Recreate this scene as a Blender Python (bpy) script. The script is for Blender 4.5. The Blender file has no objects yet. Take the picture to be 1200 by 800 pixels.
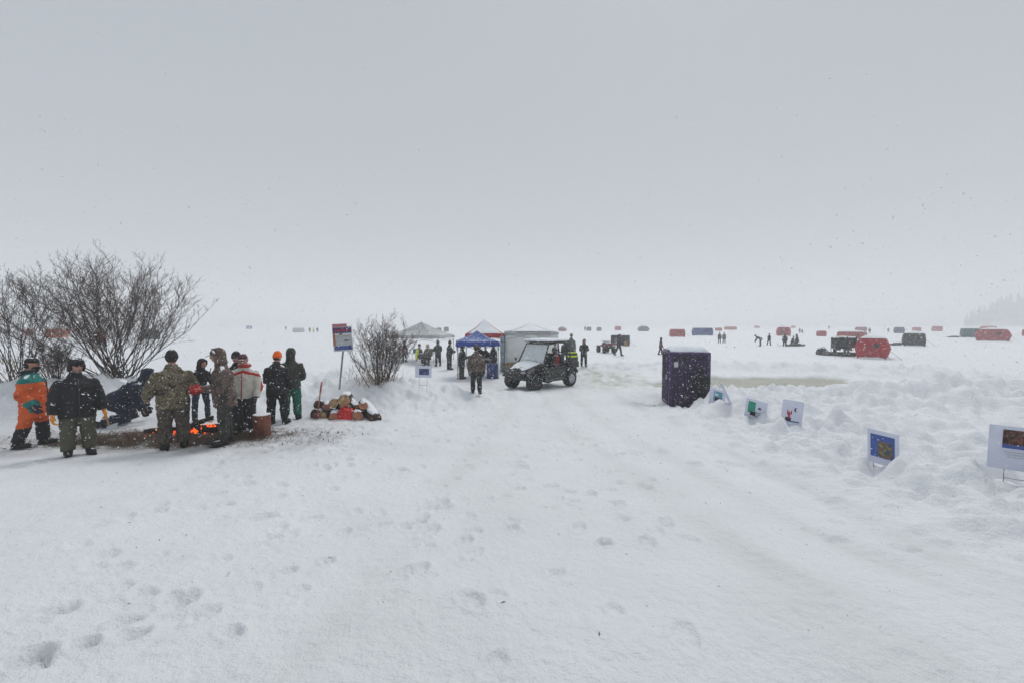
import bpy, bmesh, math, random
import numpy as np
from mathutils import Vector, Matrix, noise as mnoise
R = math.radians
S = bpy.context.scene
COL = S.collection
random.seed(11)

# ------------------------------------------------------------------ camera, sky, sun, exposure
FPX, HOR, CAMZ = 470.0, 379.5, 1.65          # focal length in photo pixels, horizon row, eye height
PITCH = math.atan((400 - HOR) / FPX)
cam = bpy.data.cameras.new('camera'); cam.sensor_width = 36; cam.lens = 36 * FPX / 1200
cam.clip_start = 0.05; cam.clip_end = 5000
co = bpy.data.objects.new('camera', cam); COL.objects.link(co)
co.location = (0, 0, CAMZ); co.rotation_euler = (math.pi / 2 - PITCH, 0, 0); S.camera = co

SUN_EL, SUN_AZ = R(54), R(24)
W = bpy.data.worlds.new('World'); S.world = W; W.use_nodes = True
nt = W.node_tree; nt.nodes.clear()
sky = nt.nodes.new('ShaderNodeTexSky'); sky.sky_type = 'NISHITA'; sky.sun_disc = False
sky.sun_elevation = SUN_EL; sky.sun_rotation = SUN_AZ; sky.air_density = 1.0; sky.dust_density = 6.0
mx = nt.nodes.new('ShaderNodeMix'); mx.data_type = 'RGBA'; mx.inputs[0].default_value = 0.975
nt.links.new(sky.outputs[0], mx.inputs[6]); mx.inputs[7].default_value = (4.5, 4.9, 5.36, 1)   # even snow cloud
bg = nt.nodes.new('ShaderNodeBackground'); bg.inputs[1].default_value = 0.1
out = nt.nodes.new('ShaderNodeOutputWorld')
nt.links.new(mx.outputs[2], bg.inputs[0]); nt.links.new(bg.outputs[0], out.inputs[0])
sl = bpy.data.lights.new('sun', 'SUN'); sl.energy = 1.5; sl.angle = R(24); sl.color = (1, .97, .93)
so = bpy.data.objects.new('sun', sl); COL.objects.link(so)
so.rotation_euler = (math.pi / 2 - SUN_EL, 0, math.pi - SUN_AZ)   # light comes from ahead, high up
S.view_settings.view_transform = 'Standard'; S.view_settings.look = 'None'
S.view_settings.exposure = -0.08; S.view_settings.gamma = 1.0; S.view_settings.use_curve_mapping = False
S.render.engine = 'CYCLES'
S.cycles.use_denoising = True
S.cycles.max_bounces = 8; S.cycles.volume_bounces = 4; S.cycles.diffuse_bounces = 4
S.cycles.glossy_bounces = 3; S.cycles.transparent_max_bounces = 8

# ------------------------------------------------------------------ pixel helpers (photo pixels, 1200 x 800)
def ray(px, py):
    u, v = (px - 600) / FPX, (400 - py) / FPX
    c, s = math.cos(PITCH), math.sin(PITCH)
    return Vector((u, c + v * s, v * c - s))
def at(px, py, Y):
    r = ray(px, py); return Vector((0, 0, CAMZ)) + r * (Y / r.y)
def ground_at(px, py, y0=1.0, y1=400):
    r = ray(px, py); ys = np.geomspace(y0, y1, 1500)
    zs = CAMZ + ys * (r.z / r.y); xs = ys * (r.x / r.y); hit = np.nonzero(zs <= H(xs, ys, False))[0]
    if len(hit): i = hit[0]; return Vector((xs[i], ys[i], Hs(xs[i], ys[i])))
    return Vector((r.x / r.y * y1, y1, -1.05))
def ppm(Y): return FPX / Y

# ------------------------------------------------------------------ numpy gradient noise
class GN:
    def __init__(s, seed):
        r = np.random.RandomState(seed); s.p = r.permutation(256); s.p = np.concatenate([s.p, s.p, s.p])
        a = r.rand(256) * 2 * np.pi; s.g = np.stack([np.cos(a), np.sin(a)], 1)
    def __call__(s, x, y):
        xi, yi = np.floor(x).astype(int), np.floor(y).astype(int); xf, yf = x - xi, y - yi
        def g(i, j):
            h = s.p[s.p[(xi + i) & 255] + ((yi + j) & 255)]; q = s.g[h]
            return q[..., 0] * (xf - i) + q[..., 1] * (yf - j)
        u, v = xf**3 * (xf * (xf * 6 - 15) + 10), yf**3 * (yf * (yf * 6 - 15) + 10)
        a = g(0, 0) * (1 - u) + g(1, 0) * u; b = g(0, 1) * (1 - u) + g(1, 1) * u
        return (a * (1 - v) + b * v) * 1.4
N1, N2, N3, N4, N5 = GN(1), GN(2), GN(3), GN(4), GN(5)
def sstep(a, b, x): t = np.clip((x - a) / (b - a), 0, 1); return t * t * (3 - 2 * t)
def poly_d(x, y, pts):
    """distance to a polyline and the value carried along it"""
    best = np.full(np.shape(x), 1e9); val = np.zeros(np.shape(x))
    for (x0, y0, a0), (x1, y1, a1) in zip(pts[:-1], pts[1:]):
        dx, dy = x1 - x0, y1 - y0
        t = np.clip(((x - x0) * dx + (y - y0) * dy) / (dx * dx + dy * dy), 0, 1)
        d = np.hypot(x - x0 - t * dx, y - y0 - t * dy)
        m = d < best; best = np.where(m, d, best); val = np.where(m, a0 + t * (a1 - a0), val)
    return best, val
BASE_Y = [-60, -5, 0, 2, 4.5, 8, 12, 14.5, 16.5, 21, 60]
BASE_Z = [.6, .15, 0, -.12, -.40, -.66, -.78, -.86, -.99, -1.05, -1.05]
LEFT_BANK = [(-30, 10.5, .6), (-18, 11.0, .85), (-10.5, 11.6, .88), (-8.3, 12.3, .50), (-5.6, 12.8, .55), (-3.6, 12.9, .68), (-2.5, 13.4, .42), (-1.6, 14.6, 0)]
LEFT_MOUND = [(-9.5, 17.0, .5), (-6.8, 16.5, .8), (-5.2, 17.5, .35)]
RIGHT_BANK = [(5.9, -3, .05), (5.9, 2.5, .16), (6.1, 4.5, .17), (6.4, 6, .09), (6.6, 8, .04), (6.5, 10, .05), (6.35, 11.75, .44), (7.3, 12.5, .25), (8.6, 13.4, .04)]
RIGHT_HEAP = [(10.2, 13.6, .10), (12.3, 13.0, .5), (14.5, 12.6, .75), (18, 11.8, .6), (26, 9, .5)]
FAR_HEAP = [(4.5, 25, .10), (9, 24.5, .30), (14, 24, .35), (19, 22, .45), (24, 21, .3)]
SLUSH = [(7.6, 17.6, 1.3), (10.2, 18.6, 2.3), (12.8, 18.8, 1.7), (15.8, 19.6, .7)]
def masks(x, y):
    dl, al = poly_d(x, y, LEFT_BANK); dm, am = poly_d(x, y, LEFT_MOUND)
    dr, ar = poly_d(x, y, RIGHT_BANK); dh, ah = poly_d(x, y, RIGHT_HEAP); df, af = poly_d(x, y, FAR_HEAP)
    right_plateau = sstep(4.3, 5.9, x) * sstep(13.5, 10.5, y) * .09 - .13 * sstep(5.0, 3.9, x + .25 * N5(x * .9, y * .9)) * sstep(-3.5, -1.2, x) * sstep(2, 4, y) * sstep(14, 11, y)
    add = (al * np.exp(-(dl / np.where(y > 12, 1.5, 1.35))**2) + am * np.exp(-(dm / 1.6)**2) + ar * np.exp(-(dr / 1.05)**2)
           + ah * np.exp(-(dh / 1.7)**2) + af * np.exp(-(df / 1.6)**2) + right_plateau)
    rough = np.clip(np.exp(-(dl / 1.9)**2) * 1.0 + np.exp(-(dm / 2)**2) * .8 + np.exp(-(dr / 1.5)**2) + np.exp(-(dh / 2.2)**2) * 1.3
                    + np.exp(-(df / 2.2)**2) * 1.2 + sstep(4.2, 5.6, x) * sstep(17, 13, y) * .7, 0, 1.4)
    ds, ws = poly_d(x, y, SLUSH)
    edge = ws * (1 + .45 * N3(x * .9, y * .9) + .25 * N4(x * 2.6, y * 2.6))
    slush = sstep(.25, -.25, ds - edge)
    return add, rough, slush
def H(x, y, fine=True):
    x = np.asarray(x, float); y = np.asarray(y, float)
    z = np.interp(y, BASE_Y, BASE_Z)
    z = (z + np.interp(y - .7, BASE_Y, BASE_Z) + np.interp(y + .7, BASE_Y, BASE_Z)) / 3
    add, rough, slush = masks(x, y)
    z = z + add
    hol = np.exp(-(((x - 5.35) / 1.15)**2 + ((y - 13.35) / 1.55)**2)**2); z = z * (1 - hol) - 1.13 * hol       # hollow round the toilet
    z = z + .06 * np.exp(-((x + 7.1) / 2.6)**2 - ((y - 7.9) / .55)**2)           # trampled rim of the fire
    z = z + .05 * N1(x * .35, y * .35) * sstep(60, 20, y)
    z = z + rough * (.22 * N2(x * 1.1, y * 1.1) + .20 * (np.abs(N3(x * 2.1, y * 2.1)) - .28) + .085 * N4(x * 4.6, y * 4.6))
    if fine:
        near = sstep(26, 6, np.hypot(x, y))
        z = z + (.45 - .25 * sstep(3.4, 2.0, np.abs(x - 1.2)) * sstep(2, 4, y) + .7 * rough) * (.032 * N4(x * 1.9, y * 1.9) + .020 * N5(x * 5.1, y * 5.1) + near * (.014 * N1(x * 13, y * 13) + .010 * np.abs(N2(x * 27, y * 27))))
        z = z + .35 * near * rough * .03 * np.maximum(N2(x * 9, y * 9), 0)
    z = np.where(y > 40, z + .12 * N2(x * .12, y * .12) * sstep(40, 70, y), z)
    z = z * (1 - slush) + (-1.19) * slush
    return z
def Hs(x, y): return float(H(np.array([x]), np.array([y]), False)[0])

# ------------------------------------------------------------------ materials
MATS = {}
def mat(name, color, rough=.75, metal=0.0, var=.12, vscale=6.0, bump=.25, bscale=60.0, specks=0.0, dust=0.0,
        camo=None, cscale=9.0, emit=None, alpha=1.0, stretch=(1, 1, 1)):
    """procedural surface: colour with noise variation, fine relief, settled snow flecks (specks) and a dusting on top faces (dust)"""
    if name in MATS: return MATS[name]
    m = bpy.data.materials.new(name); m.use_nodes = True; t = m.node_tree; L = t.links; n = t.nodes
    b = n['Principled BSDF']; b.inputs['Roughness'].default_value = rough; b.inputs['Metallic'].default_value = metal
    tc = n.new('ShaderNodeTexCoord'); mp = n.new('ShaderNodeMapping'); mp.inputs['Scale'].default_value = stretch
    L.new(tc.outputs['Object'], mp.inputs['Vector']); vec = mp.outputs[0]
    def noise(scale, detail=4, rgh=.55):
        q = n.new('ShaderNodeTexNoise'); q.inputs['Scale'].default_value = scale; q.inputs['Detail'].default_value = detail
        q.inputs['Roughness'].default_value = rgh; L.new(vec, q.inputs['Vector']); return q
    if camo:
        q = noise(cscale, 3, .6); q.inputs['Distortion'].default_value = .8
        r = n.new('ShaderNodeValToRGB'); r.color_ramp.interpolation = 'CONSTANT'; L.new(q.outputs[0], r.inputs[0])
        e = r.color_ramp.elements
        while len(e) > 1: e.remove(e[-1])
        stops = [0, .40, .48, .54, .60, .66]
        for i, c in enumerate(camo):
            el = e[0] if i == 0 else e.new(stops[i]); el.color = (*c, 1)
        cur = r.outputs[0]
    else:
        q = noise(vscale); mr = n.new('ShaderNodeMapRange'); mr.inputs[1].default_value = .3; mr.inputs[2].default_value = .7
        mr.inputs[3].default_value = 1 - var; mr.inputs[4].default_value = 1 + var; L.new(q.outputs[0], mr.inputs[0])
        mm = n.new('ShaderNodeMix'); mm.data_type = 'RGBA'; mm.blend_type = 'MULTIPLY'; mm.inputs[0].default_value = 1
        mm.inputs[6].default_value = (*color, 1); L.new(mr.outputs[0], mm.inputs[7]); cur = mm.outputs[2]
    def whiten(cur, fac):
        w = n.new('ShaderNodeMix'); w.data_type = 'RGBA'; L.new(fac, w.inputs[0]); L.new(cur, w.inputs[6])
        w.inputs[7].default_value = (.80, .83, .86, 1); return w.outputs[2]
    def math_(op, a, bv):
        q = n.new('ShaderNodeMath'); q.operation = op
        (L.new(a, q.inputs[0]) if hasattr(a, 'links') else setattr(q.inputs[0], 'default_value', a))
        (L.new(bv, q.inputs[1]) if hasattr(bv, 'links') else setattr(q.inputs[1], 'default_value', bv)); return q.outputs[0]
    if specks > 0:
        vo = n.new('ShaderNodeTexVoronoi'); vo.inputs['Scale'].default_value = 42; L.new(tc.outputs['Object'], vo.inputs['Vector'])
        sp = n.new('ShaderNodeSeparateColor'); L.new(vo.outputs['Color'], sp.inputs[0])
        rad = math_('MULTIPLY', math_('SUBTRACT', sp.outputs[0], 1 - specks), .75)
        cur = whiten(cur, math_('LESS_THAN', vo.outputs['Distance'], rad))
    if dust > 0:
        ge = n.new('ShaderNodeNewGeometry'); se = n.new('ShaderNodeSeparateXYZ'); L.new(ge.outputs['Normal'], se.inputs[0])
        q = noise(22, 3)
        f = math_('ADD', se.outputs[2], math_('MULTIPLY', math_('SUBTRACT', q.outputs[0], .5), 1.4))
        mr = n.new('ShaderNodeMapRange'); L.new(f, mr.inputs[0]); mr.inputs[1].default_value = 1.15 - dust * .7; mr.inputs[2].default_value = 1.3 - dust * .7
        cur = whiten(cur, mr.outputs[0])
    L.new(cur, b.inputs['Base Color'])
    if bump > 0:
        q = noise(bscale, 3); bp = n.new('ShaderNodeBump'); bp.inputs['Strength'].default_value = bump; bp.inputs['Distance'].default_value = .01
        L.new(q.outputs[0], bp.inputs['Height']); L.new(bp.outputs[0], b.inputs['Normal'])
    if emit: b.inputs['Emission Color'].default_value = (*emit[0], 1); b.inputs['Emission Strength'].default_value = emit[1]
    if alpha < 1: b.inputs['Alpha'].default_value = alpha
    MATS[name] = m; return m

def ground_material():
    m = bpy.data.materials.new('snow'); m.use_nodes = True; t = m.node_tree; n, L = t.nodes, t.links
    b = n['Principled BSDF']; b.inputs['Roughness'].default_value = .65
    at_ = n.new('ShaderNodeAttribute'); at_.attribute_name = 'tint'
    ge = n.new('ShaderNodeNewGeometry')
    def noise(scale, detail=5, r=.6):
        q = n.new('ShaderNodeTexNoise'); q.inputs['Scale'].default_value = scale; q.inputs['Detail'].default_value = detail
        q.inputs['Roughness'].default_value = r; L.new(ge.outputs['Position'], q.inputs['Vector']); return q
    q = noise(1.3); mr = n.new('ShaderNodeMapRange'); mr.inputs[1].default_value = .3; mr.inputs[2].default_value = .7
    mr.inputs[3].default_value = .955; mr.inputs[4].default_value = 1.02; L.new(q.outputs[0], mr.inputs[0])
    mm = n.new('ShaderNodeMix'); mm.data_type = 'RGBA'; mm.blend_type = 'MULTIPLY'; mm.inputs[0].default_value = 1
    L.new(at_.outputs['Color'], mm.inputs[6]); L.new(mr.outputs[0], mm.inputs[7]); L.new(mm.outputs[2], b.inputs['Base Color'])
    q1, q2 = noise(14, 6, .65), noise(70, 4, .6)
    ad = n.new('ShaderNodeMath'); ad.operation = 'MULTIPLY_ADD'; L.new(q2.outputs[0], ad.inputs[0]); ad.inputs[1].default_value = .22; L.new(q1.outputs[0], ad.inputs[2])
    bp = n.new('ShaderNodeBump'); bp.inputs['Strength'].default_value = .9; bp.inputs['Distance'].default_value = .042
    L.new(ad.outputs[0], bp.inputs['Height']); L.new(bp.outputs[0], b.inputs['Normal'])
    return m
SNOW = mat('snow_cover', (.82, .85, .88), .7, var=.04, bump=.6, bscale=18)
BLACK = mat('black_plastic', (.012, .012, .014), .5, specks=.12, dust=.25)
RUBBER = mat('rubber', (.010, .010, .011), .85, bump=.5, specks=.14)
METAL = mat('galvanised_metal', (.30, .32, .35), .45, .7)
DMETAL = mat('dark_metal', (.05, .05, .055), .5, .5)
SKIN = mat('skin', (.42, .22, .16), .55, var=.1, bump=.05)
WOOD = mat('wood_handle', (.36, .2, .09), .6)

# ------------------------------------------------------------------ mesh builder
class MB:
    def __init__(s): s.v = []; s.f = []
    def add(s, vs, fs):
        o = len(s.v); s.v += [tuple(v) for v in vs]; s.f += [tuple(i + o for i in f) for f in fs]; return s
    def box(s, c, d, rot=None, taper=1.0, bev=0.0):
        M = rot if rot else Matrix.Identity(3); c = Vector(c); x, y, z = d[0] / 2, d[1] / 2, d[2] / 2
        if bev > 0:
            bm = bmesh.new(); bmesh.ops.create_cube(bm, size=1)
            for v in bm.verts:
                k = taper if v.co.z > 0 else 1
                v.co = Vector((v.co.x * d[0] * k, v.co.y * d[1] * k, v.co.z * d[2]))
            bmesh.ops.bevel(bm, geom=bm.edges[:], offset=bev, segments=2, affect='EDGES', profile=.5)
            bm.verts.index_update()
            s.add([c + M @ v.co for v in bm.verts], [[v.index for v in f.verts] for f in bm.faces]); bm.free(); return s
        vs = [c + M @ Vector((a * x * (taper if k > 0 else 1), b_ * y * (taper if k > 0 else 1), k * z)) for k in (-1, 1) for b_ in (-1, 1) for a in (-1, 1)]
        return s.add(vs, [(0, 2, 3, 1), (4, 5, 7, 6), (0, 1, 5, 4), (2, 6, 7, 3), (0, 4, 6, 2), (1, 3, 7, 5)])
    def tube(s, pts, rads, n=8, cap=True):
        pts = [Vector(p) for p in pts]
        if not hasattr(rads, '__len__'): rads = [rads] * len(pts)
        vs, fs = [], []; up = None
        for i, p in enumerate(pts):
            d = (pts[min(i + 1, len(pts) - 1)] - pts[max(i - 1, 0)])
            d = d.normalized() if d.length > 1e-9 else Vector((0, 0, 1))
            if up is None: up = d.orthogonal().normalized()
            up = (up - d * up.dot(d)); up = up.normalized() if up.length > 1e-6 else d.orthogonal().normalized()
            w = d.cross(up)
            for k in range(n):
                a = 2 * math.pi * k / n; vs.append(p + (up * math.cos(a) + w * math.sin(a)) * rads[i])
        for i in range(len(pts) - 1):
            for k in range(n): fs.append((i * n + k, i * n + (k + 1) % n, (i + 1) * n + (k + 1) % n, (i + 1) * n + k))
        if cap: fs.append(tuple(range(n - 1, -1, -1))); fs.append(tuple((len(pts) - 1) * n + k for k in range(n)))
        return s.add(vs, fs)
    def loft(s, secs, n=14):
        """secs: (centre, u vector, v vector) rings"""
        vs, fs = [], []
        for c, u, v in secs:
            c, u, v = Vector(c), Vector(u), Vector(v)
            for k in range(n):
                a = 2 * math.pi * k / n; vs.append(c + u * math.cos(a) + v * math.sin(a))
        m = len(secs)
        for i in range(m - 1):
            for k in range(n): fs.append((i * n + k, i * n + (k + 1) % n, (i + 1) * n + (k + 1) % n, (i + 1) * n + k))
        fs.append(tuple(range(n - 1, -1, -1))); fs.append(tuple((m - 1) * n + k for k in range(n)))
        return s.add(vs, fs)
    def ball(s, c, r, nu=12, nv=8, rot=None):
        c = Vector(c); r = (r, r, r) if not hasattr(r, '__len__') else r; M = rot if rot else Matrix.Identity(3)
        vs = [c + M @ Vector((0, 0, r[2]))]; fs = []
        for j in range(1, nv):
            t = math.pi * j / nv
            for i in range(nu):
                a = 2 * math.pi * i / nu
                vs.append(c + M @ Vector((r[0] * math.sin(t) * math.cos(a), r[1] * math.sin(t) * math.sin(a), r[2] * math.cos(t))))
        vs.append(c + M @ Vector((0, 0, -r[2])))
        for i in range(nu): fs.append((0, 1 + i, 1 + (i + 1) % nu)); fs.append((len(vs) - 1, 1 + (nv - 2) * nu + (i + 1) % nu, 1 + (nv - 2) * nu + i))
        for j in range(nv - 2):
            for i in range(nu): a, b = 1 + j * nu + i, 1 + j * nu + (i + 1) % nu; fs.append((a, a + nu, b + nu, b))
        return s.add(vs, fs)
    def prism(s, outline, axis_off):
        """flat outline (list of 3-D points) extruded by axis_off"""
        o = Vector(axis_off); n = len(outline); vs = [Vector(p) for p in outline]; vs += [p + o for p in vs]
        fs = [tuple(range(n)), tuple(range(2 * n - 1, n - 1, -1))] + [(i, n + i, n + (i + 1) % n, (i + 1) % n) for i in range(n)]
        return s.add(vs, fs)
    def grid(s, fn, nu, nv):
        vs = [fn(i / nu, j / nv) for j in range(nv + 1) for i in range(nu + 1)]
        fs = [(j * (nu + 1) + i, j * (nu + 1) + i + 1, (j + 1) * (nu + 1) + i + 1, (j + 1) * (nu + 1) + i) for j in range(nv) for i in range(nu)]
        return s.add(vs, fs)
    def build(s, name, material, parent=None, smooth=True):
        me = bpy.data.meshes.new(name); me.from_pydata(s.v, [], s.f); me.validate()
        bm = bmesh.new(); bm.from_mesh(me); bmesh.ops.recalc_face_normals(bm, faces=bm.faces); bm.to_mesh(me); bm.free()
        for m in (material if isinstance(material, (list, tuple)) else [material]): me.materials.append(m)
        if smooth: me.polygons.foreach_set('use_smooth', [True] * len(me.polygons))
        o = bpy.data.objects.new(name, me); COL.objects.link(o); o.parent = parent
        return o
def solidify(o, t):
    m = o.modifiers.new('thickness', 'SOLIDIFY'); m.thickness = t; m.offset = 0; return o
def remesh(o, voxel, smooth=3, fold=0.0, fscale=9.0, seed=0):
    a = o.modifiers.new('r', 'REMESH'); a.mode = 'VOXEL'; a.voxel_size = voxel; a.use_smooth_shade = True
    if smooth: q = o.modifiers.new('s', 'SMOOTH'); q.factor = .5; q.iterations = smooth
    dg = bpy.context.evaluated_depsgraph_get(); ev = o.evaluated_get(dg)
    me = bpy.data.meshes.new_from_object(ev); me.name = o.data.name
    mats = [m for m in o.data.materials]; o.modifiers.clear(); old = o.data; o.data = me; bpy.data.meshes.remove(old)
    me.materials.clear()
    for m in mats: me.materials.append(m)
    if fold > 0:
        cn = len(me.vertices); cs = np.empty(cn * 3); me.vertices.foreach_get('co', cs); cs = cs.reshape(-1, 3)
        ns = np.empty(cn * 3); me.vertices.foreach_get('normal', ns); ns = ns.reshape(-1, 3)
        f = fscale
        wx, wz = cs[:, 0] * f * .8 + cs[:, 1] * f * .55 + seed * 3.1, cs[:, 2] * f * 1.5 + cs[:, 1] * f * .6
        d = N1(wx, wz) * .6 + np.abs(N2(wx * 1.9 + 7, wz * 2.1)) * .8 - .25
        cs += ns * (d * fold)[:, None]; me.vertices.foreach_set('co', cs.ravel()); me.update()
    me.polygons.foreach_set('use_smooth', [True] * len(me.polygons))
    return o
def paint(o, fn):
    for p in o.data.polygons: p.material_index = fn(p.center)
def empty(name, loc=(0, 0, 0), rz=0.0, rx=0.0, ry=0.0):
    o = bpy.data.objects.new(name, None); COL.objects.link(o); o.location = loc; o.rotation_euler = (rx, ry, rz); o.empty_display_size = .2; return o
def tag(o, label, cat=None, group=None, kind=None):
    if label: o['label'] = label
    if cat: o['category'] = cat
    if group: o['group'] = group
    if kind: o['kind'] = kind
    return o

# ------------------------------------------------------------------ the ground: snow slope, ploughed banks and the frozen lake, one sheet
def build_ground():
    fine = np.arange(-70, 70.01, .23); coarse = np.arange(74, 287, 4.0)
    ang = np.radians(np.concatenate([fine, coarse]))
    rad = np.concatenate([[.05, .3], np.geomspace(.6, 30, 430), np.geomspace(30.6, 80, 60)[0:], np.geomspace(86, 1250, 26)])
    A, Rr = np.meshgrid(ang, rad); X, Y = Rr * np.sin(A), Rr * np.cos(A)
    Z = H(X, Y)
    add, rough, slush = masks(X, Y)
    nr, na = X.shape
    def dent(px, py, rx, ry, dep, rot, rim=.25):
        g = ground_at(px, py) if py is not None else Vector((px[0], px[1], 0))
        m = (np.abs(X - g.x) < .6) & (np.abs(Y - g.y) < .6)
        if not m.any(): return
        dx, dy = X[m] - g.x, Y[m] - g.y; c, s_ = math.cos(rot), math.sin(rot)
        q = np.sqrt(((dx * c + dy * s_) / rx)**2 + ((-dx * s_ + dy * c) / ry)**2)
        Z[m] += -dep * sstep(1.2, .75, q) * (1 + .5 * N5(X[m] * 30, Y[m] * 30)) + rim * dep * np.exp(-((q - 1.4) / .28)**2)
    dent(36, 770, .08, .08, .075, .5); dent(52, 776, .025, .03, .05, .3); dent(75, 713, .07, .07, .04, -.4); dent(100, 754, .06, .05, .045, .2)
    dent(160, 742, .06, .07, .03, .1); dent(140, 690, .06, .08, .02, .1); dent(118, 652, .09, .13, .03, .2)
    rs = np.random.RandomState(4)
    for i in range(480):                                   # trampled boot marks on the path and round the fire
        y = rs.uniform(2, 13); x = rs.uniform(-.75, .34) * (3 + y * .62)
        if i < 150: x = rs.uniform(-9.5, -3); y = rs.uniform(5.8, 10)
        k = rs.uniform(.5, 1)
        dent((x, y), None, .055 * k + .02, .13 * k, rs.uniform(.012, .036), rs.uniform(-1.2, 1.2), .4)
    # tyre ruts down the path
    RUT = np.zeros_like(X)
    for (pts, w, dep) in [([(2.2, 2, 1), (1.9, 6, 1), (1.2, 10, 1), (1.0, 15, 1)], .13, .03), ([(3.3, 2.2, 1), (2.9, 6, 1), (2.3, 10, 1), (2.1, 15, 1)], .13, .03),
                          ([(3.6, 2.5, 1), (4.0, 6, 1), (4.1, 10, 1), (3.6, 15, 1), (4.5, 22, 1)], .16, .02), ([(-1.2, 2, 1), (-.9, 6, 1), (-.2, 11, 1), (-.1, 16, 1)], .16, .018)]:
        d, _ = poly_d(X, Y, pts)
        wob = .12 * N1(Y * .4, X * .1); RUT = np.maximum(RUT, np.exp(-((d + wob) / (w * 1.3))**2) * (.45 + .9 * N4(X * 1.3, Y * .7)).clip(0, 1))
        Z -= dep * np.exp(-((d + wob) / w)**2) * (1 + .25 * np.sin(Y * 42)) * (.5 + .9 * N3(X * .5, Y * .5 + 3)).clip(0, 1)
    # turning tracks by the toilet
    swirl = np.exp(-((X - 4.7) / 1.9)**2 - ((Y - 20) / 3.6)**2)
    Z += swirl * .08 * np.sin(np.hypot(X - 1.2, Y - 21.5) * 9 + 1.5 * N2(X, Y)) + swirl * .03 * N3(X * 3, Y * 3)
    # crumbs of ploughed snow lying on the banks
    for i in range(1500):
        s_ = rs.rand()
        if s_ < .6: x = rs.normal(5.8, 1.2); y = rs.uniform(2.6, 13.5)
        elif s_ < .8: x = rs.uniform(-6.2, -1.6); y = rs.normal(12.4, .7)
        else: x = rs.uniform(8, 19); y = rs.normal(13.2, 1.3)
        r = rs.uniform(.03, .10) * (1.35 if s_ > .8 else 1)
        m = (np.abs(X - x) < r * 2) & (np.abs(Y - y) < r * 2)
        if m.any():
            q = np.maximum(np.abs(X[m] - x + .3 * (Y[m] - y)), np.abs(Y[m] - y)) / r
            Z[m] += r * rs.uniform(.25, .6) * sstep(1.3, .6, q)
    # colour: clean snow, packed path, tyre-polished ice, slush rim, bare brown earth by the fire
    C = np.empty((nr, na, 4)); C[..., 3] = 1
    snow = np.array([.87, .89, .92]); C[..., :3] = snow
    def blend(mask, col):
        C[..., :3] = C[..., :3] * (1 - mask[..., None]) + np.array(col) * mask[..., None]
    path = sstep(3.2, 1.2, np.abs(X - .6 - .05 * Y)) * sstep(30, 16, Y) * .5
    blend(path * (.6 + .5 * N2(X * .8, Y * .5)).clip(0, 1), (.76, .79, .78))
    blend(RUT * .5, (.68, .70, .69))
    blend(np.clip(swirl * 1.15 * (.55 + .8 * N1(X * 1.4, Y * 1.4) + .5 * N4(X * 4, Y * 4)), 0, .8), (.50, .51, .43))
    blend(np.clip(np.exp(-((X + 1.6) / 1.4)**2 - ((Y - 20) / 4.5)**2) * (.6 + .7 * N1(X * 1.2, Y * 1.2)), 0, .6), (.60, .61, .60))
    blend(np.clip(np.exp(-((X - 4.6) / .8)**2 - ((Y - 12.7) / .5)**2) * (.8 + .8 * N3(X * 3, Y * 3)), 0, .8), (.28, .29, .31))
    blend(np.clip(slush * 1.0, 0, 1), (.40, .40, .32))
    # soot and trampled grey snow, then bare ground
    fx, fy = X + 7.0, Y - 7.9
    trod = np.exp(-(fx / 3.6)**2 - (fy / 1.25)**2) * (.75 + .8 * N2(X * 1.7, Y * 2.3))
    blend(np.clip(trod, 0, .75), (.36, .355, .35))
    bare = sstep(.55, .85, np.exp(-((X + 6.75) / 2.4)**4 - ((Y - 8.0 - .03 * (X + 6.7)) / .80)**4) + .34 * N4(X * 2.2, Y * 2.6) + .15 * N5(X * 7, Y * 7))
    blend(bare, (.060, .036, .020))
    for _ in range(45):                                    # small stains: bark dust, dribbled oil, dog tracks
        x, y = rs.uniform(-5, 5), rs.uniform(2, 12); r = rs.uniform(.03, .10)
        m = np.exp(-((X - x) / r)**2 - ((Y - y) / (r * 1.6))**2) * (.1 + .25 * rs.rand()) * (.6 + 1.2 * N5(X * 22, Y * 22)).clip(0, 1)
        blend(m, (.50, .46, .38))
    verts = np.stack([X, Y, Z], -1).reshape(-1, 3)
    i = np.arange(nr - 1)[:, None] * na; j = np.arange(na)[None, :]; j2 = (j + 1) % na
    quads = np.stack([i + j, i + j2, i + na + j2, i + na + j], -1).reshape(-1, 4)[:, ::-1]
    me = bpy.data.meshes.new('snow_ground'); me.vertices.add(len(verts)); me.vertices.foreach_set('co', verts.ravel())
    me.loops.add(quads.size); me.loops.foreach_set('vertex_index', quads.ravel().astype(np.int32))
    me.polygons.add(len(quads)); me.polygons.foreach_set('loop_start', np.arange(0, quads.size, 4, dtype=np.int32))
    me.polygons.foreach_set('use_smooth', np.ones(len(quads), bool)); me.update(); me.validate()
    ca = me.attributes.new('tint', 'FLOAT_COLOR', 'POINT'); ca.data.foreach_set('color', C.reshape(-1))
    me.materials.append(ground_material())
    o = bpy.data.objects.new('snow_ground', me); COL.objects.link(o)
    tag(o, 'trampled snow slope running down to the frozen lake', kind='structure')
    # standing slush in the hollow
    b = MB(); b.grid(lambda u, v: (7.0 + 12 * u, 16.0 + 6 * v, -1.135), 30, 16)
    s_ = b.build('slush_pool', mat('slush', (.35, .35, .27), .35, var=.15, vscale=.9, bump=.15, bscale=3, stretch=(1, 1, 1)), None, True)
    tag(s_, 'shallow olive slush pool beyond the toilet', kind='structure')
build_ground()

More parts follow.
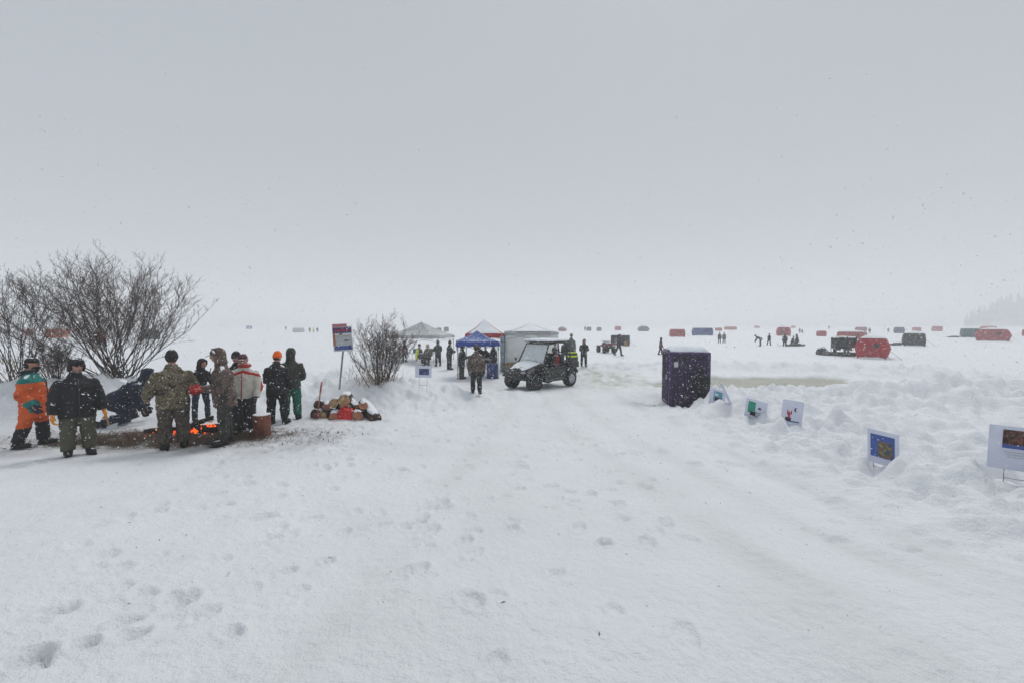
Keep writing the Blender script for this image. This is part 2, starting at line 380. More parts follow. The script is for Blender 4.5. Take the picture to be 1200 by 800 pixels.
# ------------------------------------------------------------------ people
def fabric(name, c, **k): k.setdefault('specks', .26); k.setdefault('dust', .30); return mat('cloth_' + name, c, .85, **k)
F = dict(
    black=fabric('black', (.014, .014, .016)), charcoal=fabric('charcoal', (.03, .03, .033)), navy=fabric('navy', (.016, .02, .042)),
    jeans=fabric('dark_jeans', (.025, .035, .06)), olive=fabric('olive', (.075, .075, .05), bump=.5), orange=fabric('orange', (.62, .10, .015), var=.2),
    teal=fabric('teal', (.01, .17, .15)), cream=fabric('cream', (.55, .52, .46)), red=fabric('red', (.42, .02, .02)), yellow=fabric('work_yellow', (.72, .30, .03)),
    blaze=fabric('blaze_orange', (.85, .13, .01)), green=fabric('green', (.01, .12, .075)), plum=fabric('plum', (.09, .025, .04)), brown=fabric('brown', (.07, .045, .03)),
    grey=fabric('grey', (.14, .145, .15)), hivis=fabric('hi_vis_yellow', (.65, .75, .03)), dkgreen=fabric('dark_green', (.015, .04, .025)),
    camo=fabric('woodland_camo', None, camo=[(.03, .025, .018), (.095, .075, .045), (.19, .155, .10), (.055, .05, .03), (.27, .225, .155)], cscale=9),
    camopants=fabric('dark_camo', None, camo=[(.03, .025, .022), (.06, .045, .035), (.10, .08, .06), (.04, .03, .025), (.13, .11, .085)], cscale=12),
    browncamo=fabric('brown_camo', None, camo=[(.045, .03, .025), (.085, .055, .045), (.15, .11, .09), (.06, .04, .035), (.2, .16, .13)], cscale=13),
    darkcamo=fabric('night_camo', None, camo=[(.018, .018, .016), (.03, .03, .026), (.05, .05, .04), (.022, .022, .018), (.07, .065, .055)], cscale=12),
    leather=fabric('boot_leather', (.02, .018, .017)), ltblue=fabric('pale_blue', (.25, .32, .42)), tan=fabric('tan', (.3, .2, .1)))
EYE = mat('dark_lens', (.005, .005, .006), .15, bump=0); BEARD = mat('grey_beard', (.20, .15, .125), .9, bump=.8); HAIR = mat('dark_hair', (.02, .014, .01), .8)

DEF_ARM = ((.22, .02, -1), (.05, .18, -1)); DEF_LEG = ((.08, .03, -1), (.03, -.05, -1))
def person(label, px=None, feet=None, top=None, pos=None, h=None, yaw=0, lean=4, side=0, head=(0, 0), armL=DEF_ARM, armR=DEF_ARM, legL=DEF_LEG, legR=DEF_LEG,
           jacket='black', trousers='charcoal', boots='leather', gloves='black', hat='beanie', hatm='black', jl=.10, bulk=1.0, vox=.02, group=None,
           extras=(), zoff=0.0, gloveR=None, depth=None):
    if pos is None: pos = at(px, feet, depth) if depth else ground_at(px, feet)
    pos = Vector(pos)
    if h is None: h = max(1.5, min(1.92, (feet - top) / ppm(pos.y) - .03))
    if px is not None: yaw = yaw - math.degrees(math.atan2(pos.x, pos.y))      # yaw is given against the line of sight
    root = empty('person', (pos.x, pos.y, pos.z + zoff), R(yaw)); tag(root, label, 'person', group)
    far = vox >= .03
    la, sa = R(lean), R(side)
    T = Vector((math.sin(sa), -math.sin(la), math.cos(la))).normalized(); X = Vector((1, 0, 0)); X = (X - T * X.dot(T)).normalized(); Fd = T.cross(X).normalized()
    if Fd.y > 0 and lean < 90: Fd = -Fd
    def dv(s, d): return Vector((s * d[0], -d[1], d[2])).normalized()
    pel = Vector((0, 0, 0)); hip = {}; knee = {}; ank = {}
    for s, lg in ((1, legL), (-1, legR)):
        hip[s] = pel + Vector((s * .052 * h, 0, -.01 * h)); knee[s] = hip[s] + dv(s, lg[0]) * .245 * h; ank[s] = knee[s] + dv(s, lg[1]) * .245 * h
    low = min(min(ank[1].z, ank[-1].z) - .045 * h, min(knee[1].z, knee[-1].z) - .05 * h)
    off = Vector((0, 0, -low)); pel = pel + off
    for d in (hip, knee, ank):
        for s in d: d[s] = d[s] + off
    chest = pel + T * .19 * h; neck = pel + T * .30 * h
    hy, hp = R(head[0]), R(head[1]); Rh = Matrix.Rotation(hy, 3, 'Z') @ Matrix.Rotation(hp + la * .35, 3, 'X')   # head pitch: positive looks down
    HU = Rh @ Vector((0, 0, 1)); HF = Rh @ Vector((0, -1, 0)); HX = Rh @ Vector((1, 0, 0))
    hc = neck + T * .035 * h + HU * .065 * h + HF * .012 * h
    hr = Vector((.047 * h, .058 * h, .069 * h))
    sh = {}; elb = {}; wri = {}; fdir = {}
    for s, ar in ((1, armL), (-1, armR)):
        sh[s] = neck + X * s * .112 * h * (.75 + .25 * bulk) - T * .080 * h; elb[s] = sh[s] + dv(s, (ar[0][0] * .62, ar[0][1], ar[0][2])) * .165 * h; fdir[s] = dv(s, ar[1]); wri[s] = elb[s] + fdir[s] * .145 * h
    # body: one continuous skin under the clothes
    b = MB()
    b.loft([(pel - T * .06 * h, X * .06 * h, Fd * .05 * h), (pel, X * .09 * h, Fd * .06 * h), (pel + T * .1 * h, X * .078 * h, Fd * .055 * h), (chest, X * .092 * h, Fd * .065 * h),
            (neck - T * .03 * h, X * .09 * h, Fd * .05 * h), (neck, X * .035 * h, Fd * .035 * h), (neck + T * .05 * h, X * .03 * h, Fd * .032 * h)], 12)
    for s in (1, -1):
        b.tube([sh[s] - X * s * .03 * h, sh[s], elb[s], wri[s], wri[s] + fdir[s] * .06 * h], [.03 * h, .03 * h, .024 * h, .017 * h, .018 * h], 8)
        b.tube([hip[s], knee[s], ank[s], ank[s] - Vector((0, 0, .02 * h))], [.05 * h, .034 * h, .022 * h, .022 * h], 8)
        b.ball(ank[s] + Vector((0, -.04 * h, -.02 * h)), (.02 * h, .06 * h, .018 * h), 8, 6)
    b.ball(hc, hr, 14, 10, Rh); b.ball(hc + HF * .022 * h - HU * .033 * h, (.034 * h, .034 * h, .034 * h), 10, 8, Rh)   # skull, jaw
    b.ball(hc + HF * .058 * h - HU * .008 * h, (.009 * h, .014 * h, .014 * h), 8, 6, Rh)                                # nose
    b.ball(hc + HF * .046 * h + HU * .012 * h, (.032 * h, .008 * h, .006 * h), 8, 6, Rh)                                # brow
    for s in (1, -1): b.ball(hc + HX * s * .045 * h, (.007 * h, .014 * h, .018 * h), 6, 6, Rh)                          # ears
    body = b.build('body', SKIN, root); remesh(body, max(.012, vox * .8), 1)
    if not far:
        for s in (1, -1):
            MB().ball(hc + HF * .049 * h + HX * s * .018 * h + HU * .004 * h, (.008 * h, .005 * h, .005 * h), 8, 6, Rh).build('eye', EYE, root)
        MB().ball(hc + HF * .0535 * h - HU * .036 * h, (.014 * h, .004 * h, .004 * h), 8, 6, Rh).build('mouth', mat('lips', (.25, .09, .07), .5), root)
    # jacket
    B = bulk; b = MB(); e = .028
    hem = pel - T * jl * h if lean < 35 else pel - T * min(jl, .06) * h
    secs = [(hem, X * .107 * h * B, Fd * .090 * h * B), (pel, X * .104 * h * B, Fd * .088 * h * B), (pel + T * .09 * h, X * .094 * h * B, Fd * .082 * h * B), (chest, X * .102 * h * B, Fd * .088 * h * B),
            (neck - T * .085 * h, X * .110 * h * (.6 + .4 * B), Fd * .082 * h * B), (neck - T * .055 * h, X * .106 * h * (.6 + .4 * B), Fd * .070 * h), (neck - T * .022 * h, X * .076 * h, Fd * .060 * h), (neck + T * .008 * h, X * .053 * h, Fd * .053 * h), (neck + T * .035 * h, X * .046 * h, Fd * .05 * h)]
    b.loft(secs, 18)
    if lean > 35: b.ball(pel - T * .03 * h, (.118 * h * B, .105 * h * B, .105 * h * B), 14, 10)
    for s in (1, -1):
        r = [.03 * h * B, .044 * h * B, .046 * h * B, .043 * h * B, .039 * h * B, .033 * h * B]
        b.tube([sh[s] - X * s * .05 * h - T * .02 * h, sh[s] - T * .006 * h, (sh[s] + elb[s]) / 2, elb[s], (elb[s] + wri[s]) / 2, wri[s]], r, 10); b.ball(sh[s] - T * .006 * h, .043 * h * (.5 + .5 * B), 10, 8)
    jm = F[jacket] if isinstance(jacket, str) else [F[q] for q in jacket]
    jo = b.build('jacket', jm, root)
    remesh(jo, vox * .85, 5, .022 if not far else 0, 8, len(label))
    # trousers
    b = MB(); b.loft([(pel + T * .04 * h, X * .10 * h * B, Fd * .075 * h * B), (pel - Vector((0, 0, .03 * h)), X * .105 * h * B, Fd * .08 * h * B), (pel - Vector((0, 0, .075 * h)), X * .06 * h, Fd * .06 * h)], 14)
    for s in (1, -1):
        k1 = (hip[s] + knee[s]) / 2; k2 = (knee[s] + ank[s]) / 2
        b.tube([hip[s] + Vector((0, 0, .02 * h)), k1, knee[s], k2, ank[s] + (knee[s] - ank[s]) * .10], [.062 * h * B, .058 * h * B, .047 * h * B, .046 * h * B, .042 * h * B], 10)
    to = b.build('trousers', F[trousers] if isinstance(trousers, str) else [F[q_] for q_ in trousers], root); remesh(to, vox * .85, 2, .020 if not far else 0, 8, len(label) + 5)
    # boots
    for s in (1, -1):
        dn = (ank[s] - knee[s]).normalized(); toe = Vector((s * .15, -1, 0)).normalized()
        flat = dn.z < -.55
        if not flat: toe = (dn * .25 + Vector((0, 0, -1))).normalized()
        side_ = toe.cross(Vector((0, 0, 1))); side_ = side_.normalized() if side_.length > .1 else X
        b = MB(); b.tube([ank[s] - dn * .07 * h, ank[s], ank[s] + dn * .02 * h], [.04 * h, .036 * h, .036 * h], 10)
        sole = -dn if flat else (dn - toe * dn.dot(toe)).normalized()
        c0 = ank[s] - (Vector((0, 0, .012 * h)) if flat else -dn * .02 * h)
        b.ball(c0 + toe * .035 * h, (.033 * h, .085 * h, .034 * h), 10, 8, Matrix((side_, toe, toe.cross(side_))).transposed().inverted().transposed() if False else Matrix((side_, toe, side_.cross(toe))).transposed())
        bo = b.build('boot', F[boots], root)
        if not far:
            MB().loft([(ank[s] + Vector((0, 0, -.044 * h)) + toe * .035 * h, side_ * .034 * h, toe * .09 * h), (ank[s] + Vector((0, 0, -.034 * h)) + toe * .035 * h, side_ * .034 * h, toe * .09 * h)], 12).build('sole', RUBBER, bo) if flat else None
    # gloves: palm, four fingers, thumb
    for s in (1, -1):
        D = fdir[s]; inw = Vector((-s, 0, 0)); inw = (inw - D * inw.dot(D)); inw = inw.normalized() if inw.length > .2 else D.orthogonal().normalized()
        Wd = D.cross(inw).normalized()
        if Wd.dot(Vector((0, -1, .5))) < 0: Wd = -Wd                      # thumb side
        p0 = wri[s]; q = h / 1.75 * 1.18
        b = MB(); b.tube([p0 - D * .03 * q, p0 + D * .01 * q], [.043 * q, .035 * q], 10)
        b.ball(p0 + D * .055 * q, (.047 * q, .024 * q, .058 * q), 10, 8, Matrix((Wd, inw, D)).transposed())
        if not far:
            for i in range(4):
                L1 = (.040, .045, .043, .034)[i] * q; bp = p0 + D * .095 * q + Wd * (.031 - i * .021) * q
                d1 = (D + inw * .55).normalized(); d2 = (D * .35 + inw).normalized(); p1 = bp + d1 * L1
                b.tube([bp - D * .02, bp, p1, p1 + d2 * L1 * .85], [.014 * q, .014 * q, .013 * q, .009 * q], 7)
            bp = p0 + D * .035 * q + Wd * .035 * q; d1 = (D * .7 + Wd * .75 + inw * .3).normalized(); p1 = bp + d1 * .04 * q
            b.tube([bp - Wd * .01, bp, p1, p1 + (D + inw * .6).normalized() * .032 * q], [.016 * q, .016 * q, .014 * q, .010 * q], 7)
        b.build('glove', F[gloves], root)
    # headgear
    hm = F[hatm]
    if hat in ('beanie', 'cap') and not far: MB().ball(hc - HF * .022 * h - HU * .012 * h, (.047 * h, .042 * h, .045 * h), 12, 8, Rh).build('hair', HAIR, root)
    if hat == 'beanie':
        b = MB(); b.loft([(hc + HU * z * h - HF * o_ * h, HX * r1 * h, HF * r2 * h) for z, o_, r1, r2 in ((-.018, .010, .052, .060), (.012, .006, .0535, .063), (.035, .003, .052, .062), (.060, .004, .042, .052), (.080, .006, .022, .028), (.087, .006, .006, .008))], 14)
        ho = b.build('hat', hm, root)
        if not far: MB().loft([(hc + HU * z * h - HF * .004 * h, HX * r_ * h, HF * (r_ + .011) * h) for z, r_ in ((-.004, .052), (.0, .056), (.020, .056), (.024, .052))], 14).build('cuff', hm, ho)
    elif hat == 'cap':
        b = MB(); b.loft([(hc + HU * z * h, HX * r1 * h, HF * (r1 + .01) * h) for z, r1 in ((.015, .048), (.045, .046), (.065, .03), (.072, .008))], 14)
        ho = b.build('hat', hm, root)
        MB().loft([(hc + HU * .02 * h + HF * .05 * h, HX * .04 * h, HU * .004 * h), (hc + HU * .014 * h + HF * .085 * h, HX * .034 * h, HU * .003 * h), (hc + HU * .010 * h + HF * .10 * h, HX * .018 * h, HU * .003 * h)], 10).build('brim', hm, ho)
    elif hat == 'fur':
        b = MB(); b.ball(hc + HU * .035 * h - HF * .004 * h, (.062 * h, .07 * h, .048 * h), 14, 10, Rh)
        b.ball(hc + HU * .04 * h + HF * .045 * h, (.05 * h, .02 * h, .026 * h), 12, 8, Rh)
        for s in (1, -1): b.ball(hc + HX * s * .052 * h - HU * .015 * h, (.018 * h, .035 * h, .05 * h), 10, 8, Rh)
        ho = b.build('hat', hm, root); remesh(ho, .012, 2, .012, 26)
    if hat == 'hood' or 'hood' in extras:
        b = MB(); k = 1.0 if hat == 'hood' else 1.05
        secs = [(neck + T * .0 * h - HF * .01 * h, HX * .062 * h, HF * .06 * h), (hc - HU * .05 * h - HF * .018 * h, HX * .058 * h * k, HF * .058 * h), (hc - HF * .022 * h, HX * .06 * h * k, HF * .062 * h),
                (hc + HU * .04 * h - HF * .018 * h, HX * .054 * h * k, HF * .064 * h), (hc + HU * .075 * h - HF * .01 * h, HX * .032 * h, HF * .042 * h), (hc + HU * .083 * h - HF * .008 * h, HX * .01 * h, HF * .014 * h)]
        b.loft(secs, 14)
        mid = hc + HF * .024 * h
        b.tube([mid + HX * math.cos(a) * .052 * h + HU * (math.sin(a) * .066 * h + .006 * h) for a in [2 * math.pi * i / 16 for i in range(17)]], .014 * h, 6)
        ho = b.build('hood', jm[0] if isinstance(jm, list) else (hm if hat == 'hood' else jm), root)
        if not far: remesh(ho, .014, 2, .006, 12)
    if 'hood_down' in extras:
        b = MB(); b.ball(neck + T * .01 * h - Fd * .05 * h, (.075 * h, .045 * h, .035 * h), 12, 8); b.tube([neck + T * .02 * h + (X * math.cos(a) + Fd * math.sin(a)) * .056 * h for a in [2 * math.pi * i / 14 for i in range(15)]], .02 * h, 7)
        ho = b.build('hood', jm[-1] if isinstance(jm, list) else jm, root); remesh(ho, .014, 2, .006, 12)
    if 'beard' in extras: MB().ball(hc + HF * .030 * h - HU * .050 * h, (.033 * h, .028 * h, .026 * h), 10, 8, Rh).build('beard', BEARD, root)
    if 'shades' in extras:
        b = MB()
        for s in (1, -1): b.ball(hc + HF * .057 * h + HX * s * .02 * h + HU * .006 * h, (.017 * h, .006 * h, .011 * h), 10, 6, Rh)
        b.tube([hc + HF * .055 * h + HX * .046 * h + HU * .01 * h, hc + HF * .062 * h + HU * .01 * h, hc + HF * .055 * h - HX * .046 * h + HU * .01 * h], .0035 * h, 5); b.build('sunglasses', EYE, root)
    if 'scarf' in extras: MB().ball(hc + HF * .03 * h - HU * .042 * h, (.045 * h, .04 * h, .028 * h), 12, 8, Rh).build('neck_gaiter', F['black'], root)
    if not far and 'nozip' not in extras:
        b = MB()
        f0 = lambda t: hem.lerp(neck, t) + Fd * (.092 * h * B if t < .8 else (.092 - (t - .8) * .14) * h * B)
        b.tube([f0(t) for t in (0.02, .3, .6, .8, .95)], .008, 5); b.build('zip', DMETAL if 'redtrim' not in extras else F['red'], jo)
    if not far:                                                     # pocket flaps and a snow line along the shoulders
        for s in (1, -1):
            pc = pel + T * .03 * h + X * s * .062 * h * B + Fd * .074 * h * B; MB().box(pc, (.07 * h, .016, .022 * h), Matrix((X, Fd, T)).transposed(), bev=.006).build('pocket_flap', jm if not isinstance(jm, list) else jm[0], jo)
            b = MB(); b.loft([(neck - T * (.012 + .040 * t_) * h + X * s * (.055 + .062 * t_) * h, Fd * (.026 - .008 * t_) * h, T * .006 * h) for t_ in (0, .35, .7, 1)], 8); sn_ = b.build('snow_dusting', SNOW, jo); remesh(sn_, .010, 1, .012, 22)
    return root, dict(wri=wri, fdir=fdir, hc=hc, neck=neck, pel=pel, jacket=jo, trousers=to, h=h, pos=pos, T=T, X=X, Fd=Fd, elb=elb, sh=sh, knee=knee)

G1 = 'people around the campfire'
# orange and teal snowsuit
r, k = person('person in orange and teal snowsuit with dark cap at the left end of campfire', 42, 523, 417, yaw=72, lean=-3, head=(8, 6), armR=((.25, -.22, -1), (.02, .55, -.8)), armL=((.15, .25, -1), (-.2, .9, -.2)),
              legL=((.05, .16, -1), (.04, .0, -1)), legR=((.06, -.20, -1), (.03, -.30, -1)), jacket=('orange', 'teal', 'black'), trousers=('black', 'orange'), jl=.20, bulk=1.28, vox=.016, hat='cap', hatm='black', extras=('hood_down', 'scarf'), gloves='navy', group=G1)
hh = k['h']
def suit(c, k=k, hh=hh):
    for s in (1, -1):
        if (c - k['wri'][s]).length < .075 * hh and abs(c.z - k['wri'][s].z) < .2: return 1
        if (c - k['elb'][s]).length < .05 * hh: return 2 if s == -1 else 0
    return 1 if c.z > k['neck'].z - .105 * hh else 0
paint(k['jacket'], suit); paint(k['trousers'], lambda c, k=k: 1 if c.z > .44 + .05 * math.sin(c.x * 9) else 0)
# black parka, fur hat, yellow gloves
r, k = person('person in black parka, olive trousers and yellow work gloves facing the camera', 93, 533, 418, yaw=8, lean=2, head=(14, 4), armL=((.36, .05, -1), (.22, .22, -1)), armR=((.36, .02, -1), (.12, .16, -1)),
              legL=((.08, .02, -1), (.03, 0, -1)), legR=((.08, .02, -1), (.03, 0, -1)), jacket='black', trousers='olive', gloves='yellow', hat='fur', hatm='black', jl=.13, bulk=1.32, vox=.016, extras=('beard', 'shades'), group=G1)
hatchet_at = k['pos'] + Matrix.Rotation(r.rotation_euler.z, 3, 'Z') @ (k['wri'][1] + k['fdir'][1] * .10)
hx = empty('hatchet', hatchet_at, R(20)); tag(hx, 'hatchet hanging from the yellow glove of person in black parka', 'hatchet')
MB().tube([(-.02, -.02, .10), (.0, .0, 0), (.02, .02, -.17), (.035, .03, -.26)], [.014, .015, .014, .016], 8).build('handle', WOOD, hx)
MB().prism([(.0, .012, -.22), (.14, .012, -.17), (.15, .012, -.29), (.0, .012, -.28)], (0, .03, 0)).build('blade', mat('axe_steel', (.4, .42, .44), .35, .9), hx, False)
# crouching, navy
r, k = person('person in dark navy kneeling and bending forward with snow on the back', 143, 497, 438, h=1.82, yaw=82, lean=44, head=(0, 6), armL=((.14, .15, -1), (-.05, .35, -1)), armR=((.20, .1, -1), (-.05, .35, -1)),
              legL=((.12, .45, -1), (.02, -1, -.15)), legR=((.12, .20, -1), (.02, -1, -.12)), jacket='navy', trousers='navy', hat='hood', hatm='navy', jl=.10, bulk=1.35, vox=.017, group=G1)
b = MB(); c = k['pel'].lerp(k['neck'], .62) - k['Fd'] * .16; b.ball(c, (.17, .17, .05), 14, 8, Matrix.Rotation(R(38), 3, 'X')); o = b.build('snow_patch', SNOW, r); remesh(o, .018, 1, .02, 8)
# woodland camo, back to the camera
person('person in woodland camo jacket seen from behind in front of the flames', 205, 525, 409, yaw=186, lean=3, head=(-16, 4), armL=((.62, .05, -1), (.1, .75, -.45)), armR=((.55, .1, -1), (-.15, .9, -.25)),
       legL=((.07, .03, -1), (.02, -.02, -1)), legR=((.07, .0, -1), (.03, -.03, -1)), jacket='camo', trousers='camopants', gloves='tan', hat='beanie', hatm='black', jl=.12, bulk=1.32, vox=.016, extras=('nozip',), group=G1)
# black hoodie, jeans
person('slim person in black hooded jacket and dark jeans beyond the fire', 236, 493, 420, yaw=25, lean=7, head=(10, 18), armL=((.2, .35, -1), (-.15, .9, .1)), armR=((.3, .15, -1), (-.2, .9, -.1)),
       legL=((.14, .04, -1), (.04, -.03, -1)), legR=((.12, 0, -1), (.04, 0, -1)), jacket='black', trousers='jeans', hat='hood', hatm='black', jl=.05, bulk=.92, vox=.017, group=G1)
# tall brown camo facing left
r, k = person('tall person in brown camo hooded coat facing left with red mittens', 265, 519, 406, yaw=-82, lean=5, head=(-6, 10), armL=((.12, .25, -1), (-.1, 1, .12)), armR=((.18, .1, -1), (.05, .95, -.15)),
              legL=((.05, .10, -1), (.03, .02, -1)), legR=((.07, -.06, -1), (.03, -.08, -1)), jacket='browncamo', trousers='darkcamo', gloves='red', hat='cap', hatm='browncamo', jl=.14, bulk=1.18, vox=.016, extras=('hood',), group=G1)
# cream jacket with red trim
r, k = person('person in cream puffer jacket with red trim and pale cap', 287, 508, 420, h=1.66, yaw=-12, lean=4, side=3, head=(-6, 12), armL=((.38, .1, -1), (-.1, .45, -.8)), armR=((.3, .15, -1), (-.3, .6, -.6)),
              legL=((.1, .05, -1), (.02, -.02, -1)), legR=((.05, .0, -1), (.0, 0, -1)), jacket=('cream', 'red'), trousers='charcoal', hat='cap', hatm='plum', jl=.08, bulk=1.22, vox=.016, extras=('redtrim', 'hood_down'), group=G1)
paint(k['jacket'], lambda c, k=k: 1 if (-.11 < c.z - k['neck'].z + .35 * abs(c.x - k['neck'].x) < -.055 or (c.x > k['elb'][1].x + .05 and c.z < k['elb'][1].z + .12)) else 0)
person('person in black hat half hidden behind the brown camo coat', 281, 500, 419, h=1.7, yaw=-30, head=(10, 5), jacket='black', trousers='black', hat='beanie', hatm='black', vox=.022, group=G1)
# pair on the right
person('person in black snowsuit with blaze orange beanie standing by upright log', 325, 497, 411, yaw=152, lean=4, head=(-8, 6), armL=((.4, .15, -1), (-.5, .9, .1)), armR=((.35, .2, -1), (-.5, .9, .05)),
       legL=((.1, .02, -1), (.04, .0, -1)), legR=((.12, .16, -1), (.04, -.05, -1)), jacket='black', trousers='black', hat='beanie', hatm='blaze', jl=.12, bulk=1.22, vox=.016, extras=('nozip',), group=G1)
person('person in dark camo hooded jacket and green snow trousers behind orange beanie', 342, 491, 407, yaw=170, lean=3, armL=((.25, .15, -1), (-.2, .8, -.2)), armR=((.25, .15, -1), (-.2, .8, -.2)), jacket='darkcamo', trousers='green', hat='hood', hatm='darkcamo', jl=.10, bulk=1.22, vox=.018, extras=('nozip',), group=G1)

G2 = 'people by the canopies'
walk = dict(legL=((.05, .28, -1), (.02, .05, -1)), legR=((.05, -.18, -1), (.02, -.35, -1)), armL=((.18, -.2, -1), (.02, .15, -1)), armR=((.18, .25, -1), (.02, .45, -1)))
fold = dict(armL=((.3, .2, -1), (-.5, .9, .15)), armR=((.3, .2, -1), (-.5, .9, .15)))
person('person in brown jacket and black trousers walking on the path left of the buggy', 558, 462, 404, yaw=176, lean=5, jacket='browncamo', trousers='black', hat='beanie', hatm='brown', jl=.09, bulk=1.12, vox=.022, group=G2,
       legL=((.06, .12, -1), (.02, -.02, -1)), legR=((.07, -.05, -1), (.03, -.1, -1)), armL=((.3, .1, -1), (.05, .3, -1)), armR=((.3, -.05, -1), (.05, .2, -1)))
person('person in long black coat standing left of the blue canopy', 541, 444, 403, yaw=70, lean=5, jacket='black', trousers='black', hat='hood', hatm='black', jl=.16, bulk=1.15, vox=.025, group=G2, **fold)
person('person in black standing under the middle of blue canopy', 562, 441, 402, yaw=10, jacket='black', trousers='black', hat='beanie', hatm='black', bulk=1.15, vox=.03, group=G2, **fold)
person('person in charcoal jacket under the blue canopy behind the barrel', 579, 440, 401, yaw=-60, jacket='charcoal', trousers='black', hat='beanie', hatm='black', vox=.03, group=G2, bulk=1.1)
person('person in pale cap bending under blue canopy', 570, 438, 405, yaw=-20, lean=14, jacket='black', trousers='charcoal', hat='beanie', hatm='cream', vox=.03, group=G2, **fold)
person('person in dark camo with folded arms, left of the pair by grey canopy', 513.5, 429, 398.5, yaw=200, jacket='darkcamo', trousers='black', hat='hood', hatm='darkcamo', bulk=1.1, vox=.026, group=G2, **fold)
person('person in black with thin cap, right of the pair by grey canopy', 526.5, 433, 399, yaw=120, jacket='charcoal', trousers='black', hat='beanie', hatm='black', bulk=1.1, vox=.026, group=G2, **fold)
sit_ = dict(legL=((.08, 1, -.05), (.02, .2, -1)), legR=((.08, 1, -.05), (.02, .2, -1)))
person('person in plum coat behind the middle bush', 474, 424, 399, yaw=40, jacket='plum', trousers='black', hat='hood', hatm='plum', jl=.2, vox=.03, group=G2)
person('person in yellow and brown jacket seated by the table under grey canopy', 491, 427, 403, h=1.75, yaw=40, **sit_,  jacket=('brown', 'hivis'), trousers='charcoal', hat='beanie', hatm='brown', vox=.03, group=G2)
o = [q for q in COL.objects if q.get('label', '').startswith('person in yellow and brown')][0]
for ch in o.children:
    if ch.name.startswith('jacket'): paint(ch, lambda c: 1 if c.x < -.12 else 0)
person('person in camo coat with pale hat seated at the table', 502, 428, 404, h=1.8, yaw=-15, lean=10, legL=sit_['legL'], legR=sit_['legR'], jacket='browncamo', trousers='black', hat='hood', hatm='cream', vox=.03, group=G2, **fold)

# ------------------------------------------------------------------ side-by-side buggy
PAINT = mat('black_paint', (.008, .008, .009), .5, bump=.05, specks=.12, dust=.15)
GLASS = mat('snowy_windscreen', (.66, .70, .73), .35, var=.2, vscale=14, bump=.3, alpha=.86, specks=.3)
GREENP = mat('green_decal', (.005, .10, .03), .5, specks=.3)
RIM = mat('wheel_rim', (.42, .44, .46), .5, .3, dust=.5)
def wheel(root, x, y, r, w, steer=0, bright=True):
    M = Matrix.Rotation(steer, 3, 'Z'); c = Vector((x, y, r))
    b = MB(); prof = [(.58, -.46), (.80, -.5), (.96, -.42), (1.0, -.2), (1.0, .2), (.96, .42), (.80, .5), (.58, .46)]; n = 28; vs, fs = [], []
    for i in range(n):
        a = 2 * math.pi * i / n; lug = 1.0 + (.045 if i % 2 else 0)
        for q, t in prof: rr = q * r * (lug if q > .9 else 1); vs.append(c + M @ Vector((t * w, rr * math.cos(a), rr * math.sin(a))))
    m = len(prof)
    for i in range(n):
        for j in range(m): fs.append((i * m + j, i * m + (j + 1) % m, ((i + 1) % n) * m + (j + 1) % m, ((i + 1) % n) * m + j))
    b.add(vs, fs); wo = b.build('wheel', RUBBER, root)
    s = 1 if x > 0 else -1
    b = MB(); b.loft([(c + M @ Vector((s * w * .22, 0, 0)), M @ Vector((0, r * .3, 0)), Vector((0, 0, r * .3))), (c + M @ Vector((s * w * .40, 0, 0)), M @ Vector((0, r * .56, 0)), Vector((0, 0, r * .56))), (c + M @ Vector((s * w * .46, 0, 0)), M @ Vector((0, r * .6, 0)), Vector((0, 0, r * .6)))], 18)
    for i in range(6):
        a = i * math.pi / 3; b.box(c + M @ Vector((s * w * .44, r * .34 * math.cos(a), r * .34 * math.sin(a))), (.02, r * .14, r * .46), M @ Matrix.Rotation(a - math.pi / 2, 3, 'X'))
    b.build('rim', RIM if bright else DMETAL, wo); return wo
